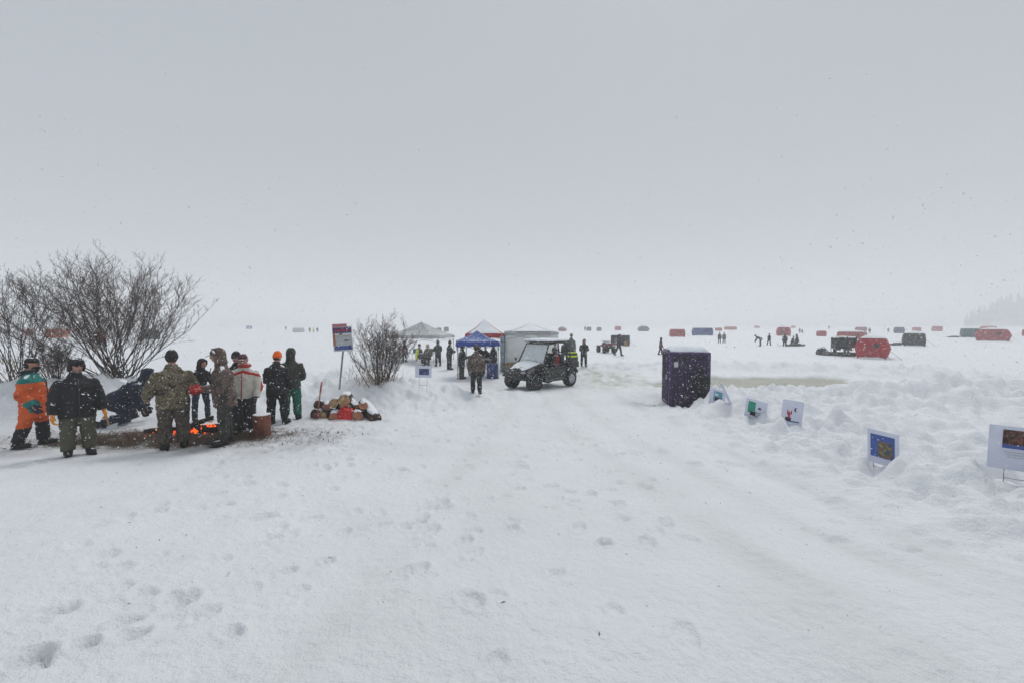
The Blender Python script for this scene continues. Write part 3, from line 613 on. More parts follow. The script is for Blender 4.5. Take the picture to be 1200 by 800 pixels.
def buggy(label, loc, yaw, rim=(False, True), snow=True):
    u = empty('buggy', loc, yaw); tag(u, label, 'buggy')
    for s in (1, -1):
        wheel(u, s * .63, -1.07, .33, .27, R(-8), rim[0]); wheel(u, s * .63, 1.10, .33, .29, 0, rim[1])
        MB().tube([(s * .2, -1.05, .46), (s * .55, -1.07, .34)], .028, 6).tube([(s * .2, -.95, .40), (s * .55, -1.05, .30)], .022, 6).tube([(s * .28, -.95, .78), (s * .5, -1.05, .38)], [.05, .035], 8).build('suspension_arm', DMETAL, u)
        MB().tube([(s * .2, 1.05, .46), (s * .55, 1.1, .34)], .03, 6).tube([(s * .3, .95, .85), (s * .5, 1.08, .38)], [.05, .035], 8).build('suspension_arm', DMETAL, u)
        MB().ball((s * .42, -1.47, .74), (.12, .05, .05), 12, 8, Matrix.Rotation(R(s * 18), 3, 'Z')).build('headlight', mat('headlight_glass', (.35, .37, .4), .1, bump=0), u)
        # front and rear mudguards
        for y0 in (-1.07, 1.10):
            b = MB(); arc = [(y0 + .44 * math.cos(t), .40 + .44 * math.sin(t)) for t in [R(a) for a in range(20, 165, 18)]]
            for (ya, za), (yb, zb) in zip(arc[:-1], arc[1:]): b.prism([(s * .44, ya, za), (s * .44, yb, zb), (s * .44, yb, zb + .04), (s * .44, ya, za + .04)], (s * .33, 0, 0))
            b.build('mudguard', PAINT, u)
        # doors
        for (ya, yb) in ((-.58, .06), (.10, .72)):
            b = MB(); b.prism([(s * .70, ya, .42), (s * .70, yb, .42), (s * .70, yb + .02, .92), (s * .70, (ya + yb) / 2, .86), (s * .70, ya - .02, .98)], (s * .05, 0, 0)); d = b.build('door', PAINT, u, False)
            MB().prism([(s * .757, ya + .10, .74), (s * .757, yb - .16, .68), (s * .757, yb - .20, .72), (s * .757, ya + .10, .80)], (s * .006, 0, 0)).build('decal', GREENP, d, False)
        MB().box((s * .70, .07, .36), (.16, 1.35, .07), bev=.02).build('side_step', BLACK, u)
        MB().tube([(s * .70, -.62, 1.02), (s * .80, -.66, 1.08), (s * .84, -.66, 1.12)], .012, 6).ball((s * .86, -.66, 1.17), (.07, .03, .055), 10, 8).build('mirror', BLACK, u)
        MB().box((s * .48, 1.63, .80), (.16, .03, .07), bev=.01).build('tail_light', mat('tail_light_red', (.35, .01, .01), .3), u)
    MB().box((0, .05, .46), (1.1, 2.7, .12), bev=.03).box((0, -1.2, .52), (.5, .6, .16), bev=.03).build('chassis', DMETAL, u)
    b = MB(); b.loft([((0, -1.56, .62), (.36, 0, 0), (0, 0, .10)), ((0, -1.50, .70), (.50, 0, 0), (0, .02, .16)), ((0, -1.2, .82), (.56, 0, 0), (0, .05, .16)), ((0, -.85, .92), (.62, 0, 0), (0, .05, .17)), ((0, -.60, .98), (.70, 0, 0), (0, .03, .16))], 20)
    ho = b.build('hood', PAINT, u)
    if snow:
        b = MB(); b.loft([((0, -1.46, .80), (.38, 0, 0), (0, .01, .06)), ((0, -1.2, .915), (.50, 0, 0), (0, .03, .085)), ((0, -.85, 1.025), (.56, 0, 0), (0, .03, .085)), ((0, -.62, 1.08), (.60, 0, 0), (0, .02, .06))], 16)
        sn = b.build('snow_cover', SNOW, ho); remesh(sn, .03, 2, .035, 7)
    MB().prism([(-.58, -1.56, .70), (.58, -1.56, .70), (.46, -1.58, .50), (-.46, -1.58, .50)], (0, .05, 0)).build('grille', BLACK, u, False)
    MB().tube([(-.42, -1.6, .46), (-.36, -1.72, .60), (.36, -1.72, .60), (.42, -1.6, .46)], .025, 8).tube([(-.36, -1.70, .76), (.36, -1.70, .76)], .022, 8).tube([(-.3, -1.72, .58), (-.3, -1.69, .78)], .02, 6).tube([(.3, -1.72, .58), (.3, -1.69, .78)], .02, 6).build('front_bumper', DMETAL, u)
    b = MB()
    for s in (1, -1):
        b.tube([(s * .72, -.66, .95), (s * .70, -.60, 1.1), (s * .62, -.22, 1.80), (s * .62, .4, 1.86), (s * .62, .98, 1.82), (s * .66, 1.06, 1.6), (s * .70, 1.08, .9)], .03, 8)
        b.tube([(s * .70, .08, .9), (s * .66, .12, 1.5), (s * .62, .16, 1.84)], .03, 8); b.tube([(s * .66, .16, 1.6), (s * .66, .95, 1.25)], .02, 6)
    for y_, z_ in ((-.22, 1.80), (.16, 1.84), (.98, 1.82)): b.tube([(-.62, y_, z_), (.62, y_, z_)], .028, 8)
    b.build('roll_cage', DMETAL, u)
    ro = MB().box((0, .36, 1.90), (1.36, 1.42, .06), bev=.025).build('roof', PAINT, u)
    if snow: sn = MB().box((0, .34, 1.96), (1.40, 1.46, .10), taper=.92, bev=.04).build('snow_cover', SNOW, ro); remesh(sn, .035, 2, .03, 6)
    g = MB(); g.prism([(-.66, -.60, 1.06), (.66, -.60, 1.06), (.60, -.24, 1.78), (-.60, -.24, 1.78)], (0, .012, 0)); g.build('windscreen', GLASS, u, False)
    for y_ in (-.12, .52):
        for x_ in (-.32, .32):
            MB().box((x_, y_, .74), (.52, .48, .14), bev=.05).box((x_, y_ + .26, 1.06), (.48, .13, .62), Matrix.Rotation(R(-10), 3, 'X'), bev=.05).build('seat', mat('seat_vinyl', (.02, .02, .022), .6), u)
    MB().tube([(.32 + .17 * math.cos(a), -.44 + .05 * math.sin(a), 1.08 + .16 * math.sin(a)) for a in [2 * math.pi * i / 16 for i in range(17)]], .018, 6).tube([(.32, -.44, 1.08), (.32, -.62, 1.0)], .02, 6).build('steering_wheel', BLACK, u)
    MB().box((0, -.60, .93), (1.3, .2, .2), bev=.04).build('dashboard', BLACK, u)
    b = MB(); b.box((0, 1.30, .80), (1.36, .74, .06)); b.box((0, 1.66, .92), (1.36, .04, .22)); b.box((0, .94, .92), (1.36, .04, .22))
    for s in (1, -1): b.box((s * .67, 1.30, .92), (.04, .74, .22))
    bd = b.build('cargo_bed', PAINT, u, False)
    if snow: sn = MB().box((0, 1.30, .90), (1.26, .66, .10), bev=.03).build('snow_cover', SNOW, bd); remesh(sn, .04, 2, .03, 7)
    return u
UY = R(-47); UL = Vector((1.22, 16.75, 0)); UL.z = Hs(UL.x, UL.y) + .01
buggy('black side-by-side buggy with snow on bonnet and roof on the path', UL, UY)
def in_buggy(x, y): 
    q = Matrix.Rotation(UY, 3, 'Z') @ Vector((x, y, 0)); return (UL.x + q.x, UL.y + q.y, UL.z + .44)
sit = dict(legL=((.08, 1, -.05), (.02, .2, -1)), legR=((.08, 1, -.05), (.02, .2, -1)), armL=((.2, .5, -.9), (-.1, 1, .1)), armR=((.2, .5, -.9), (-.1, 1, .1)))
G3 = 'people riding in the buggy'
person('driver in black seated at the wheel of the snowy buggy', pos=in_buggy(.32, -.12), h=1.62, yaw=-47, jacket='black', trousers='black', hat='hood', hatm='black', vox=.028, group=G3, zoff=-.04, **sit)
person('passenger in black on the front seat beside the driver', pos=in_buggy(-.32, -.12), h=1.6, yaw=-47, jacket='charcoal', trousers='black', hat='beanie', hatm='black', vox=.028, group=G3, zoff=-.04, **sit)
person('passenger in red jacket and black hood on the back seat of the buggy', pos=in_buggy(.32, .52), h=1.58, yaw=-47, jacket='red', trousers='black', hat='hood', hatm='black', vox=.028, group=G3, zoff=-.04, **sit)

# ------------------------------------------------------------------ canopies and their furniture
CAN_GREY = mat('grey_canopy', (.40, .41, .41), .7, var=.25, vscale=2, bump=.3, bscale=12, dust=.3)
CAN_RED = mat('red_canopy', (.40, .025, .03), .7, var=.15, vscale=3, bump=.3, bscale=10)
CAN_BLUE = mat('blue_canopy', (.012, .05, .28), .6, var=.2, vscale=3, bump=.3, bscale=10, specks=.3)
CAN_BLUE_T = mat('blue_canopy_top', (.02, .08, .34), .6, var=.2, vscale=3, bump=.3, bscale=10, specks=.55, dust=.22)
CAN_RED_T = mat('red_canopy_top', (.45, .05, .05), .6, var=.2, vscale=3, bump=.3, bscale=10, specks=.4, dust=.42)
WALLM = mat('white_tent_wall', (.76, .79, .77), .7, var=.05, vscale=1.5, bump=.25, bscale=5)
POLE = mat('canopy_pole', (.45, .46, .48), .4, .6)
def canopy(label, loc, yaw, w, d, eave, peak, top, val, vh=.25, vent=False, valance=True, snowy=None):
    t = empty('canopy', loc, yaw); tag(t, label, 'canopy'); hw, hd = w / 2, d / 2
    for sx in (1, -1):
        for sy in (1, -1): MB().tube([(sx * (hw - .05), sy * (hd - .05), 0), (sx * (hw - .05), sy * (hd - .05), eave)], .028, 6).box((sx * (hw - .05), sy * (hd - .05), .01), (.14, .14, .02)).build('leg', POLE, t)
    cs = [Vector((-hw, -hd, eave)), Vector((hw, -hd, eave)), Vector((hw, hd, eave)), Vector((-hw, hd, eave))]; ap = Vector((0, 0, peak))
    for i in range(4):
        A, B_ = cs[i], cs[(i + 1) % 4]
        def fn(u, v, A=A, B_=B_): 
            p = A.lerp(B_, u).lerp(ap, v); sag = .10 * math.sin(math.pi * v) * (4 * u * (1 - u)) * .8 + .05 * math.sin(math.pi * v); return p - Vector((0, 0, sag))
        b = MB(); b.grid(fn, 8, 8); solidify(b.build('roof_panel', top, t), .012)
        if valance:
            def fv(u, v, A=A, B_=B_):
                p = A.lerp(B_, u); nrm = Vector((p.x, p.y, 0)).normalized(); return p + nrm * (.012 + .03 * v + .015 * math.sin(u * 30)) - Vector((0, 0, vh * v * (1 + .10 * math.sin(u * 25))))
            b = MB(); b.grid(fv, 24, 2); solidify(b.build('valance', val, t), .008)
        mid = A.lerp(B_, .5); MB().tube([A - Vector((0, 0, .08)), mid - Vector((0, 0, .38)), B_ - Vector((0, 0, .08))], .013, 5).tube([A - Vector((0, 0, .40)), mid - Vector((0, 0, .1)), B_ - Vector((0, 0, .40))], .013, 5).build('truss', POLE, t)
    MB().tube([ap - Vector((0, 0, .5)), ap + Vector((0, 0, .04))], .02, 6).build('hub', POLE, t)
    if vent:
        b = MB(); q = .18
        b.add([(-hw * q, -hd * q, peak - .06), (hw * q, -hd * q, peak - .06), (hw * q, hd * q, peak - .06), (-hw * q, hd * q, peak - .06), (0, 0, peak + .16)], [(0, 1, 4), (1, 2, 4), (2, 3, 4), (3, 0, 4)]); solidify(b.build('vent_cap', top, t, False), .01)
    if snowy:
        for i in range(4):
            A, B_ = cs[i], cs[(i + 1) % 4]
            def fs_(u, v, A=A, B_=B_):
                u2 = .5 + (u - .5) * .86; p = A.lerp(B_, u2).lerp(ap, .06 + v * .9); n_ = mnoise.noise((p.x * 2, p.y * 2, 1.7)); e_ = min(u, 1 - u, v, 1 - v) * 6
                return p - Vector((0, 0, .15 * math.sin(math.pi * v) * .5)) + Vector((0, 0, (.02 + (.05 * snowy + .03 * n_) * min(1, e_))))
            b = MB(); b.grid(fs_, 12, 12); b.build('snow_patch', SNOW, t)
    return t
def lake(px, Y, z=None):
    p = at(px, 400, Y); return Vector((p.x, Y, Hs(p.x, Y) if z is None else z))
canopy('small blue canopy with ruffled valance at the end of the path', lake(559, 20.3), R(8), 2.05, 2.05, 1.80, 2.32, CAN_BLUE_T, CAN_BLUE, .22)
canopy('red and white peaked canopy between blue canopy and walled tent', lake(568, 27.0), R(6), 2.55, 2.55, 2.05, 3.0, CAN_RED_T, CAN_RED, .22, snowy=1)
canopy('sagging pale grey canopy behind the middle bush', lake(494, 29.5), R(-10), 3.9, 3.4, 1.85, 2.85, CAN_GREY, CAN_GREY, .14)
# walled tent
tp = lake(621, 24.6); t = canopy('grey-white walled tent behind the buggy', tp, R(2), 3.05, 3.05, 2.22, 2.72, CAN_GREY, CAN_GREY, .12, snowy=1.2)
for i, (a, bb) in enumerate((((-1.5, -1.5), (1.5, -1.5)), ((1.5, -1.5), (1.5, 1.5)), ((1.5, 1.5), (-1.5, 1.5)), ((-1.5, 1.5), (-1.5, -1.5)))):
    A, B_ = Vector((*a, 0)), Vector((*bb, 0))
    def fw(u, v, A=A, B_=B_): 
        p = A.lerp(B_, u); nrm = Vector(((A + B_) / 2)).normalized(); return p + nrm * (.035 * math.sin(u * 11 + v) * (1 - v * .6) + .05 * math.sin(math.pi * v)) * -1 + Vector((0, 0, .02 + 2.2 * v))
    b = MB(); b.grid(fw, 30, 8); solidify(b.build('wall', WALLM, t), .008)
rc = lake(588.5, 22.6); rt = empty('rolled_side_wall', rc); tag(rt, 'tall blue-grey rolled tent wall strapped at the left edge of walled tent', 'rolled wall')
MB().tube([(0, 0, .02), (.01, 0, .7), (0, .01, 1.4), (0, 0, 2.02)], [.13, .125, .12, .11], 14).build('roll', mat('blue_grey_vinyl', (.22, .28, .33), .5, var=.25, vscale=4, stretch=(3, 3, .4)), rt)
for z in (.5, 1.1, 1.7): MB().tube([(.133 * math.cos(a), .133 * math.sin(a), z) for a in [2 * math.pi * i / 14 for i in range(15)]], .012, 5).build('strap', BLACK, rt)
MB().tube([(.16, .03, 0), (.16, .03, 2.05)], .028, 6).build('pole', mat('navy_pole', (.02, .03, .07), .5), rt)
# blue barrel
bp = lake(577, 19.6); bt = empty('barrel', bp); tag(bt, 'blue plastic barrel at the right leg of blue canopy', 'barrel')
prof = [(.0, .27), (.03, .285), (.22, .29), (.235, .305), (.265, .305), (.28, .29), (.46, .29), (.475, .305), (.505, .305), (.52, .29), (.68, .285), (.70, .29), (.72, .285)]
MB().loft([((0, 0, z), (r_, 0, 0), (0, r_, 0)) for z, r_ in prof], 22).build('drum', mat('blue_plastic', (.01, .03, .16), .4, specks=.25), bt)
MB().tube([(.285 * math.cos(a), .285 * math.sin(a), .715) for a in [2 * math.pi * i / 22 for i in range(23)]], .018, 6).build('rim', mat('blue_rim', (.015, .04, .2), .4), bt)
# tables
def table(label, loc, yaw, w, d, hgt, m):
    t = empty('folding_table', loc, yaw); tag(t, label, 'table'); MB().box((0, 0, hgt), (w, d, .045), bev=.012).build('tabletop', m, t)
    for sx in (1, -1):
        for sy in (1, -1): MB().tube([(sx * (w / 2 - .12), sy * (d / 2 - .08), 0), (sx * (w / 2 - .14), sy * (d / 2 - .08), hgt - .02)], .014, 6).build('leg', POLE, t)
    return t
TT = mat('grey_tabletop', (.5, .52, .54), .5, dust=.3)
table('grey folding table under grey canopy in front of the yellow jacket', lake(497, 26.6), R(-6), 1.7, .72, .74, TT)
table('folding table under the blue canopy', lake(569, 20.9), R(5), 1.1, .6, .85, TT)
for q, (dx, lab, mm_) in enumerate(((-.45, 'blue cooler box on the grey folding table', mat('cooler_blue', (.03, .13, .22), .5)), (.35, 'dark cooler box on the grey folding table', mat('cooler_dark', (.02, .02, .03), .5)))):
    p = lake(497, 26.6); c_ = empty('cooler', (p.x + dx, p.y - .02, p.z + .764), R(-6)); tag(c_, lab, 'cooler')
    MB().box((0, 0, .13), (.5, .32, .26), bev=.02).build('box', mm_, c_); MB().box((0, 0, .285), (.52, .34, .05), bev=.015).build('lid', mat('cooler_lid', (.55, .57, .6), .5), c_)
    MB().tube([(-.26, 0, .2), (-.29, 0, .24), (-.29, 0, .1)], .012, 5).build('handle', BLACK, c_)
# brown heap at the foot of the wall
b = MB(); rs_ = random.Random(3)
hp = lake(601, 22.4); ht = empty('hay_bale', hp, R(12)); tag(ht, 'brown straw bale at the foot of the grey tent wall', 'straw bale')
o = MB().box((0, 0, .27), (.95, .5, .54), bev=.05).build('bale', mat('straw', (.20, .15, .09), .9, var=.5, vscale=18, bump=1, bscale=60, specks=.3), ht); remesh(o, .03, 1, .05, 10)
for x in (-.22, .22): MB().tube([(x, -.285, .02), (x, -.29, .53), (x, .0, .58), (x, .29, .53)], .01, 4).build('twine', mat('twine', (.5, .2, .06), .8), ht)

# more people near the buggy
person('person in dark jacket with yellow reflective bands just behind the buggy', 671, 441, 404, yaw=200, jacket=('dkgreen', 'hivis'), trousers='dkgreen', hat='beanie', hatm='grey', jl=.08, bulk=1.15, vox=.026, group=G2)
o = [q for q in COL.objects if 'yellow reflective bands' in q.get('label', '')][0]
jk = [ch for ch in o.children if ch.name.startswith('jacket')][0]
zz = [v.co.z for v in jk.data.vertices]; z0, z1 = min(zz), max(zz)
paint(jk, lambda c: 1 if (.44 < (c.z - z0) / (z1 - z0) < .56 or .74 < (c.z - z0) / (z1 - z0) < .82) else 0)
person('person in grey coat farther off behind the buggy roof', 669, 425, 391, yaw=160, jacket='grey', trousers='grey', hat='beanie', hatm='grey', vox=.03, group=G2)
person('person in navy jacket and hi-vis vest by the right corner of walled tent', 651, 427, 393, yaw=120, jacket=('navy', 'hivis'), trousers='black', hat='beanie', hatm='navy', vox=.03, group=G2)
o = [q for q in COL.objects if 'hi-vis vest by the right' in q.get('label', '')][0]
jk = [ch for ch in o.children if ch.name.startswith('jacket')][0]; paint(jk, lambda c: 1 if abs(c.x) < .12 and c.z < 1.35 else 0)
person('person in black peering over the buggy roof', 662, 428, 399, yaw=0, jacket='black', trousers='black', hat='beanie', hatm='black', vox=.03, group=G2)
person('person in black with folded arms standing alone right of the buggy', 684, 430, 398, yaw=12, jacket='black', trousers='black', hat='hood', hatm='black', bulk=1.12, vox=.024, jl=.12, **fold)
person('person in black striding right past the dark flip-over shelter', 725, 417, 391.5, yaw=80, jacket='black', trousers='black', hat='hood', hatm='black', vox=.03, legL=((.05, .35, -1), (.02, .12, -1)), legR=((.05, -.35, -1), (.02, -.6, -1)), armL=((.2, .4, -1), (0, .9, -.3)), armR=((.2, .2, -1), (0, .9, -.3)))
person('person in dark plum coat walking right just left of the toilet roof', 774, 415.5, 397.5, yaw=95, jacket='plum', trousers='black', hat='hood', hatm='black', vox=.032, jl=.16, **walk)
p = at(727, 400, 34); q = ground_at(727, 417); bx_ = empty('cardboard_box', (q.x + .45, q.y - .05, q.z + .85), R(70)); tag(bx_, 'tan box carried by the striding person', 'box')
MB().box((0, 0, .17), (.36, .3, .34), bev=.01).build('carton', mat('cardboard', (.28, .18, .08), .8, specks=.3), bx_); MB().box((0, 0, .345), (.37, .06, .006)).build('tape', mat('tape', (.4, .33, .2), .4), bx_)

# ------------------------------------------------------------------ portable toilet
PURP = mat('purple_plastic', (.024, .010, .050), .5, var=.2, vscale=3, bump=.1, specks=.0)
PURP2 = mat('purple_trim', (.05, .022, .10), .4, var=.1, specks=.0)
tl = Vector((5.83, 13.45, -1.14))
tt = empty('portable_toilet', tl, R(-10)); tag(tt, 'dark purple portable toilet with snow on its roof behind the right snowbank', 'portable toilet')
TW, TD, TH = 1.16, 1.12, 1.80
MB().box((0, 0, .06), (TW + .06, TD + .06, .12), bev=.02).build('skid', BLACK, tt)
for nm, (c_, d_, ax) in dict(f=((0, -TD / 2, 0), TW, 0), b=((0, TD / 2, 0), TW, 0), l=((-TW / 2, 0, 0), TD, 1), r=((TW / 2, 0, 0), TD, 1)).items():
    b = MB(); sgn = -1 if nm in 'fl' else 1
    def pt(u, o_, z): return (c_[0] + (u if ax == 0 else sgn * o_), c_[1] + (u if ax == 1 else sgn * o_), z)
    us = []
    nn = int(d_ / (.10 if ax else .33))
    for i in range(nn): u0 = -d_ / 2 + .03 + (d_ - .06) * i / nn; du = (d_ - .06) / nn; us += [(u0, 0), (u0 + du * (.42 if ax else .04), 0), (u0 + du * (.5 if ax else .07), .012), (u0 + du * (.92 if ax else .97), .012)]
    us.append((d_ / 2 - .03, 0))
    vs = [pt(u, o_, z) for z in (.12, TH) for u, o_ in us]; m_ = len(us)
    b.add(vs, [(i, i + 1, m_ + i + 1, m_ + i) for i in range(m_ - 1)]); w_ = solidify(b.build('wall', PURP, tt, False), .02)
for sx in (1, -1):
    for sy in (1, -1): MB().box((sx * TW / 2, sy * TD / 2, TH / 2 + .06), (.10, .10, TH - .1), bev=.02).build('corner_post', PURP2, tt)
dr_ = MB().box((-TW / 2 - .035, .02, 1.05), (.045, .80, 1.80), bev=.015).build('door', PURP2, tt)
for yy in (-.30, -.10, .10, .30): MB().box((-TW / 2 - .065, yy + .02, 1.05), (.03, .07, 1.62), bev=.012).build('panel', PURP, dr_)
MB().box((-TW / 2 - .085, -.34, 1.05), (.04, .06, .16), bev=.01).build('latch', mat('latch_grey', (.45, .45, .48), .4), dr_)
for zz_ in (.4, 1.05, 1.7): MB().box((-TW / 2 - .07, .43, zz_), (.03, .05, .12), bev=.008).build('hinge', METAL, dr_)
for zz_ in (1.66, 1.71, 1.76): MB().box((0, -TD / 2 - .022, zz_), (.9, .02, .025)).build('vent', BLACK, tt)
for xx, ww, zz_, hh_ in ((-.20, .02, .92, 1.36), (.46, .02, .92, 1.36), (.13, .68, 1.60, .02)): MB().box((xx, -TD / 2 - .026, zz_), (ww, .018, hh_)).build('moulding', PURP2, tt, False)
MB().box((-.42, -TD / 2 - .022, 1.48), (.13, .006, .17)).build('notice', mat('notice_white', (.6, .58, .62), .5), tt)
rf = MB().box((0, 0, TH + .04), (TW + .10, TD + .10, .09), bev=.03).build('roof', PURP2, tt)
sn = MB().loft([((0, 0, TH + .07), (TW * .74, 0, 0), (0, TD * .74, 0)), ((0, 0, TH + .14), (TW * .72, 0, 0), (0, TD * .72, 0)), ((0, 0, TH + .25), (TW * .55, 0, 0), (0, TD * .55, 0)), ((0, 0, TH + .29), (TW * .2, 0, 0), (0, TD * .2, 0))], 4)
for i, v in enumerate(sn.v):
    x, y, z = v; c45 = math.cos(math.pi / 4); sn.v[i] = ((x - y) * c45 * .98, (x + y) * c45 * .98, z)
sn = sn.build('snow_cover', SNOW, rf); remesh(sn, .035, 3, .03, 5)
pq = at(822, 440, 12.45); person('person in black hooded coat standing against the purple toilet', pos=(pq.x, 12.45, -.98), h=1.30, yaw=150, jacket='black', trousers='black', hat='hood', hatm='black', jl=.2, bulk=1.3, vox=.022, extras=('nozip',), **fold)

# ------------------------------------------------------------------ willow bushes, bare and dusted
BARK = mat('willow_bark', (.048, .034, .030), .9, var=.3, vscale=20, specks=.0, dust=.18)
TWIG = mat('willow_twig', (.095, .066, .055), .9, var=.3, vscale=12, dust=.3)
BUFF = mat('dry_leaf', (.22, .15, .08), .9, var=.3)
def bush(label, loc, height, spread, nst, seed, nsub=6, skew=0.0, rad=.014, leaves=0, lean_min=.1, twig=None):
    rr = random.Random(seed); t = empty('willow_bush', loc); tag(t, label, 'bush')
    st, tw, lf = MB(), MB(), MB()
    def limb(p, d, L, r, depth, mb):
        pts = [p]; n = 5 if depth < 2 else 3; q = p.copy(); dd = d.copy()
        for i in range(n):
            g_ = .11 if depth == 0 else .22; dd = (dd + Vector((rr.gauss(0, g_), rr.gauss(0, g_), (.07 if depth == 0 else .05) + rr.gauss(0, g_ * .6)))).normalized(); q = q + dd * L / n; pts.append(q.copy())
        mb.tube(pts, [r * (1 - .75 * i / n) for i in range(n + 1)], 5 if depth == 0 else 3, False); return pts, dd
    def grow(p, d, L, r, depth):
        pts, dd = limb(p, d, L, r, depth, st if depth == 0 else tw)
        if depth >= 3: return
        k = (nsub, 6, 3)[depth] + rr.randint(-1, 1)
        for i in range(k):
            f = rr.uniform(.28 if depth == 0 else .2, 1.0); j = min(len(pts) - 2, int(f * (len(pts) - 1))); q = pts[j].lerp(pts[j + 1], f * (len(pts) - 1) - j)
            base = (pts[j + 1] - pts[j]).normalized(); a = Vector((rr.gauss(0, 1), rr.gauss(0, 1), rr.gauss(.35, .6))).normalized()
            nd = (base + a * rr.uniform(.35, .75)).normalized(); grow(q, nd, L * rr.uniform(.26, .42) * (1.15 - .5 * f if depth == 0 else 1), max(r * .5, .0035), depth + 1)
    for i in range(nst):
        a = rr.uniform(0, 2 * math.pi); tilt = rr.uniform(lean_min, 1.0)
        d = Vector((math.cos(a) * tilt * spread + skew, math.sin(a) * tilt * spread * .7, 1)).normalized()
        L = height * rr.uniform(.72, 1.0) / max(.62, d.z)**.25 * (1.0 - .22 * tilt)
        p = Vector((rr.gauss(0, .16) * height * .3 + d.x * .12, rr.gauss(0, .10) * height * .3, -.12)); grow(p, d, L, rad * rr.uniform(.6, 1.15), 0)
    for i in range(leaves):
        a = rr.uniform(0, 6.28); q = Vector((rr.gauss(-.2, .35), rr.gauss(0, .3), rr.uniform(0, .55))); d = Vector((rr.gauss(0, .6), rr.gauss(0, .6), 1)).normalized() * rr.uniform(.15, .4)
        w_ = Vector((rr.gauss(0, 1), rr.gauss(0, 1), 0)).normalized() * .007; lf.add([q - w_, q + w_, q + d], [(0, 1, 2)])
    st.build('stems', BARK, t); tw.build('twigs', twig or TWIG, t)
    if leaves: lf.build('dry_grass', BUFF, t, False)['kind'] = 'stuff'
    return t
def bank(px, Y): p = at(px, 400, Y); return Vector((p.x, Y, Hs(p.x, Y)))
bush('large bare willow bush spreading behind the campfire people', bank(138, 11.7), 3.75, 1.4, 54, 21, 11, .03, .016, leaves=60)
bush('thin bare willow bush at the left edge of the picture', bank(18, 11.2), 3.2, .8, 28, 22, 7, .0, .013, leaves=160)
bush('low tangled willow bush filling the gap left of large bush', bank(62, 11.4), 1.35, 1.0, 34, 23, 6, 0, .010, leaves=260)
bush('compact snow-dusted willow bush right of the notice post', bank(446, 12.5) - Vector((0, 0, .12)), 2.3, .85, 46, 24, 7, .0, .013, leaves=520, twig=mat('frosted_twig', (.12, .085, .07), .9, var=.3, vscale=12, dust=.62))

# ------------------------------------------------------------------ campfire
cf0 = ground_at(222, 507); cf = empty('campfire', cf0); tag(cf, 'campfire of charred logs with orange flames behind camo jacket', 'campfire')
CHAR = mat('charred_wood', (.012, .010, .009), .95, bump=1, bscale=30)
for (x, y, z, a, tlt, L, r_) in [(-.25, .0, .07, 20, 4, .9, .07), (.30, -.05, .08, -25, 8, .9, .075), (.0, .18, .15, 75, 10, .8, .06), (.45, .15, .10, 50, -6, .7, .06), (-.35, .2, .10, -60, 6, .7, .06), (.75, .05, .07, 10, 3, .8, .08), (-.6, -.1, .07, -8, 4, .6, .07)]:
    d = Vector((math.cos(R(a)) * math.cos(R(tlt)), math.sin(R(a)) * math.cos(R(tlt)), math.sin(R(tlt)))) * L / 2; c_ = Vector((x, y, z))
    o = MB().tube([c_ - d, c_ - d * .4, c_ + d * .3, c_ + d], [r_ * .8, r_, r_ * .95, r_ * .7], 9).build('log', CHAR, cf); remesh(o, .022, 1, .02, 14)
FL = [mat('flame_orange', (.9, .2, .02), .5, bump=0, emit=((1, .11, .008), 1.5)), mat('flame_yellow', (1, .5, .1), .5, bump=0, emit=((1, .24, .025), 1.7))]
rr = random.Random(8)
for i in range(22):
    x = rr.choice([rr.gauss(.42, .12), rr.gauss(.36, .2), rr.gauss(-.42, .08), rr.gauss(0, .3)]); y = rr.gauss(-.02, .12); hgt = rr.uniform(.05, .18); w_ = rr.uniform(.014, .034)
    ph = rr.uniform(0, 6); pts = [Vector((x + .05 * math.sin(ph + t_ * 4) * t_, y + .04 * math.cos(ph + t_ * 5) * t_, .06 + hgt * t_)) for t_ in (0, .25, .5, .75, 1)]
    MB().tube(pts, [w_ * .5, w_, w_ * .75, w_ * .4, .003], 7).build('flame', FL[i % 2 if i % 3 else 0], cf)
b = MB()
for i in range(60): q = Vector((rr.gauss(0.1, .4), rr.gauss(0, .18), rr.uniform(.03, .10))); b.ball(q, rr.uniform(.012, .03), 6, 4)
o = b.build('embers', mat('ember', (.3, .03, .01), .8, emit=((1, .10, .01), 1.2)), cf); o['kind'] = 'stuff'
b = MB(); rr = random.Random(5)                                 # straw, bark and ash trodden round the fire
XS = [rr.gauss(-6.75, 1.25) for _ in range(5200)]; YS = [8.0 + max(-.75, min(.8, rr.gauss(0, .42))) + .03 * (x + 6.7) for x in XS]; ZS = H(np.array(XS), np.array(YS), False)
for x, y, z in zip(XS, YS, ZS):
    z = float(z) + rr.uniform(0, .03); a = rr.uniform(0, 6.28); L = rr.uniform(.03, .12); w_ = rr.uniform(.004, .012)
    d = Vector((math.cos(a), math.sin(a), rr.uniform(-.1, .45))) * L; s_ = Vector((-math.sin(a), math.cos(a), 0)) * w_; p = Vector((x, y, z)); b.add([p - s_, p + s_, p + d + s_ * .3, p + d - s_ * .3], [(0, 1, 2, 3)])
o = b.build('trodden_straw', mat('trodden_straw', (.085, .05, .025), .95, var=.6, vscale=9, bump=0), None, False); tag(o, 'brown straw and bark trodden round the campfire', kind='stuff')
b = MB()                                                       # twigs and bark crumbs blown over the snow
YS = [2.0 + 13 * rr.random()**.8 for _ in range(420)]; XS = [rr.uniform(-1.1, 1.0) * y * .95 for y in YS]; ZS = H(np.array(XS), np.array(YS))
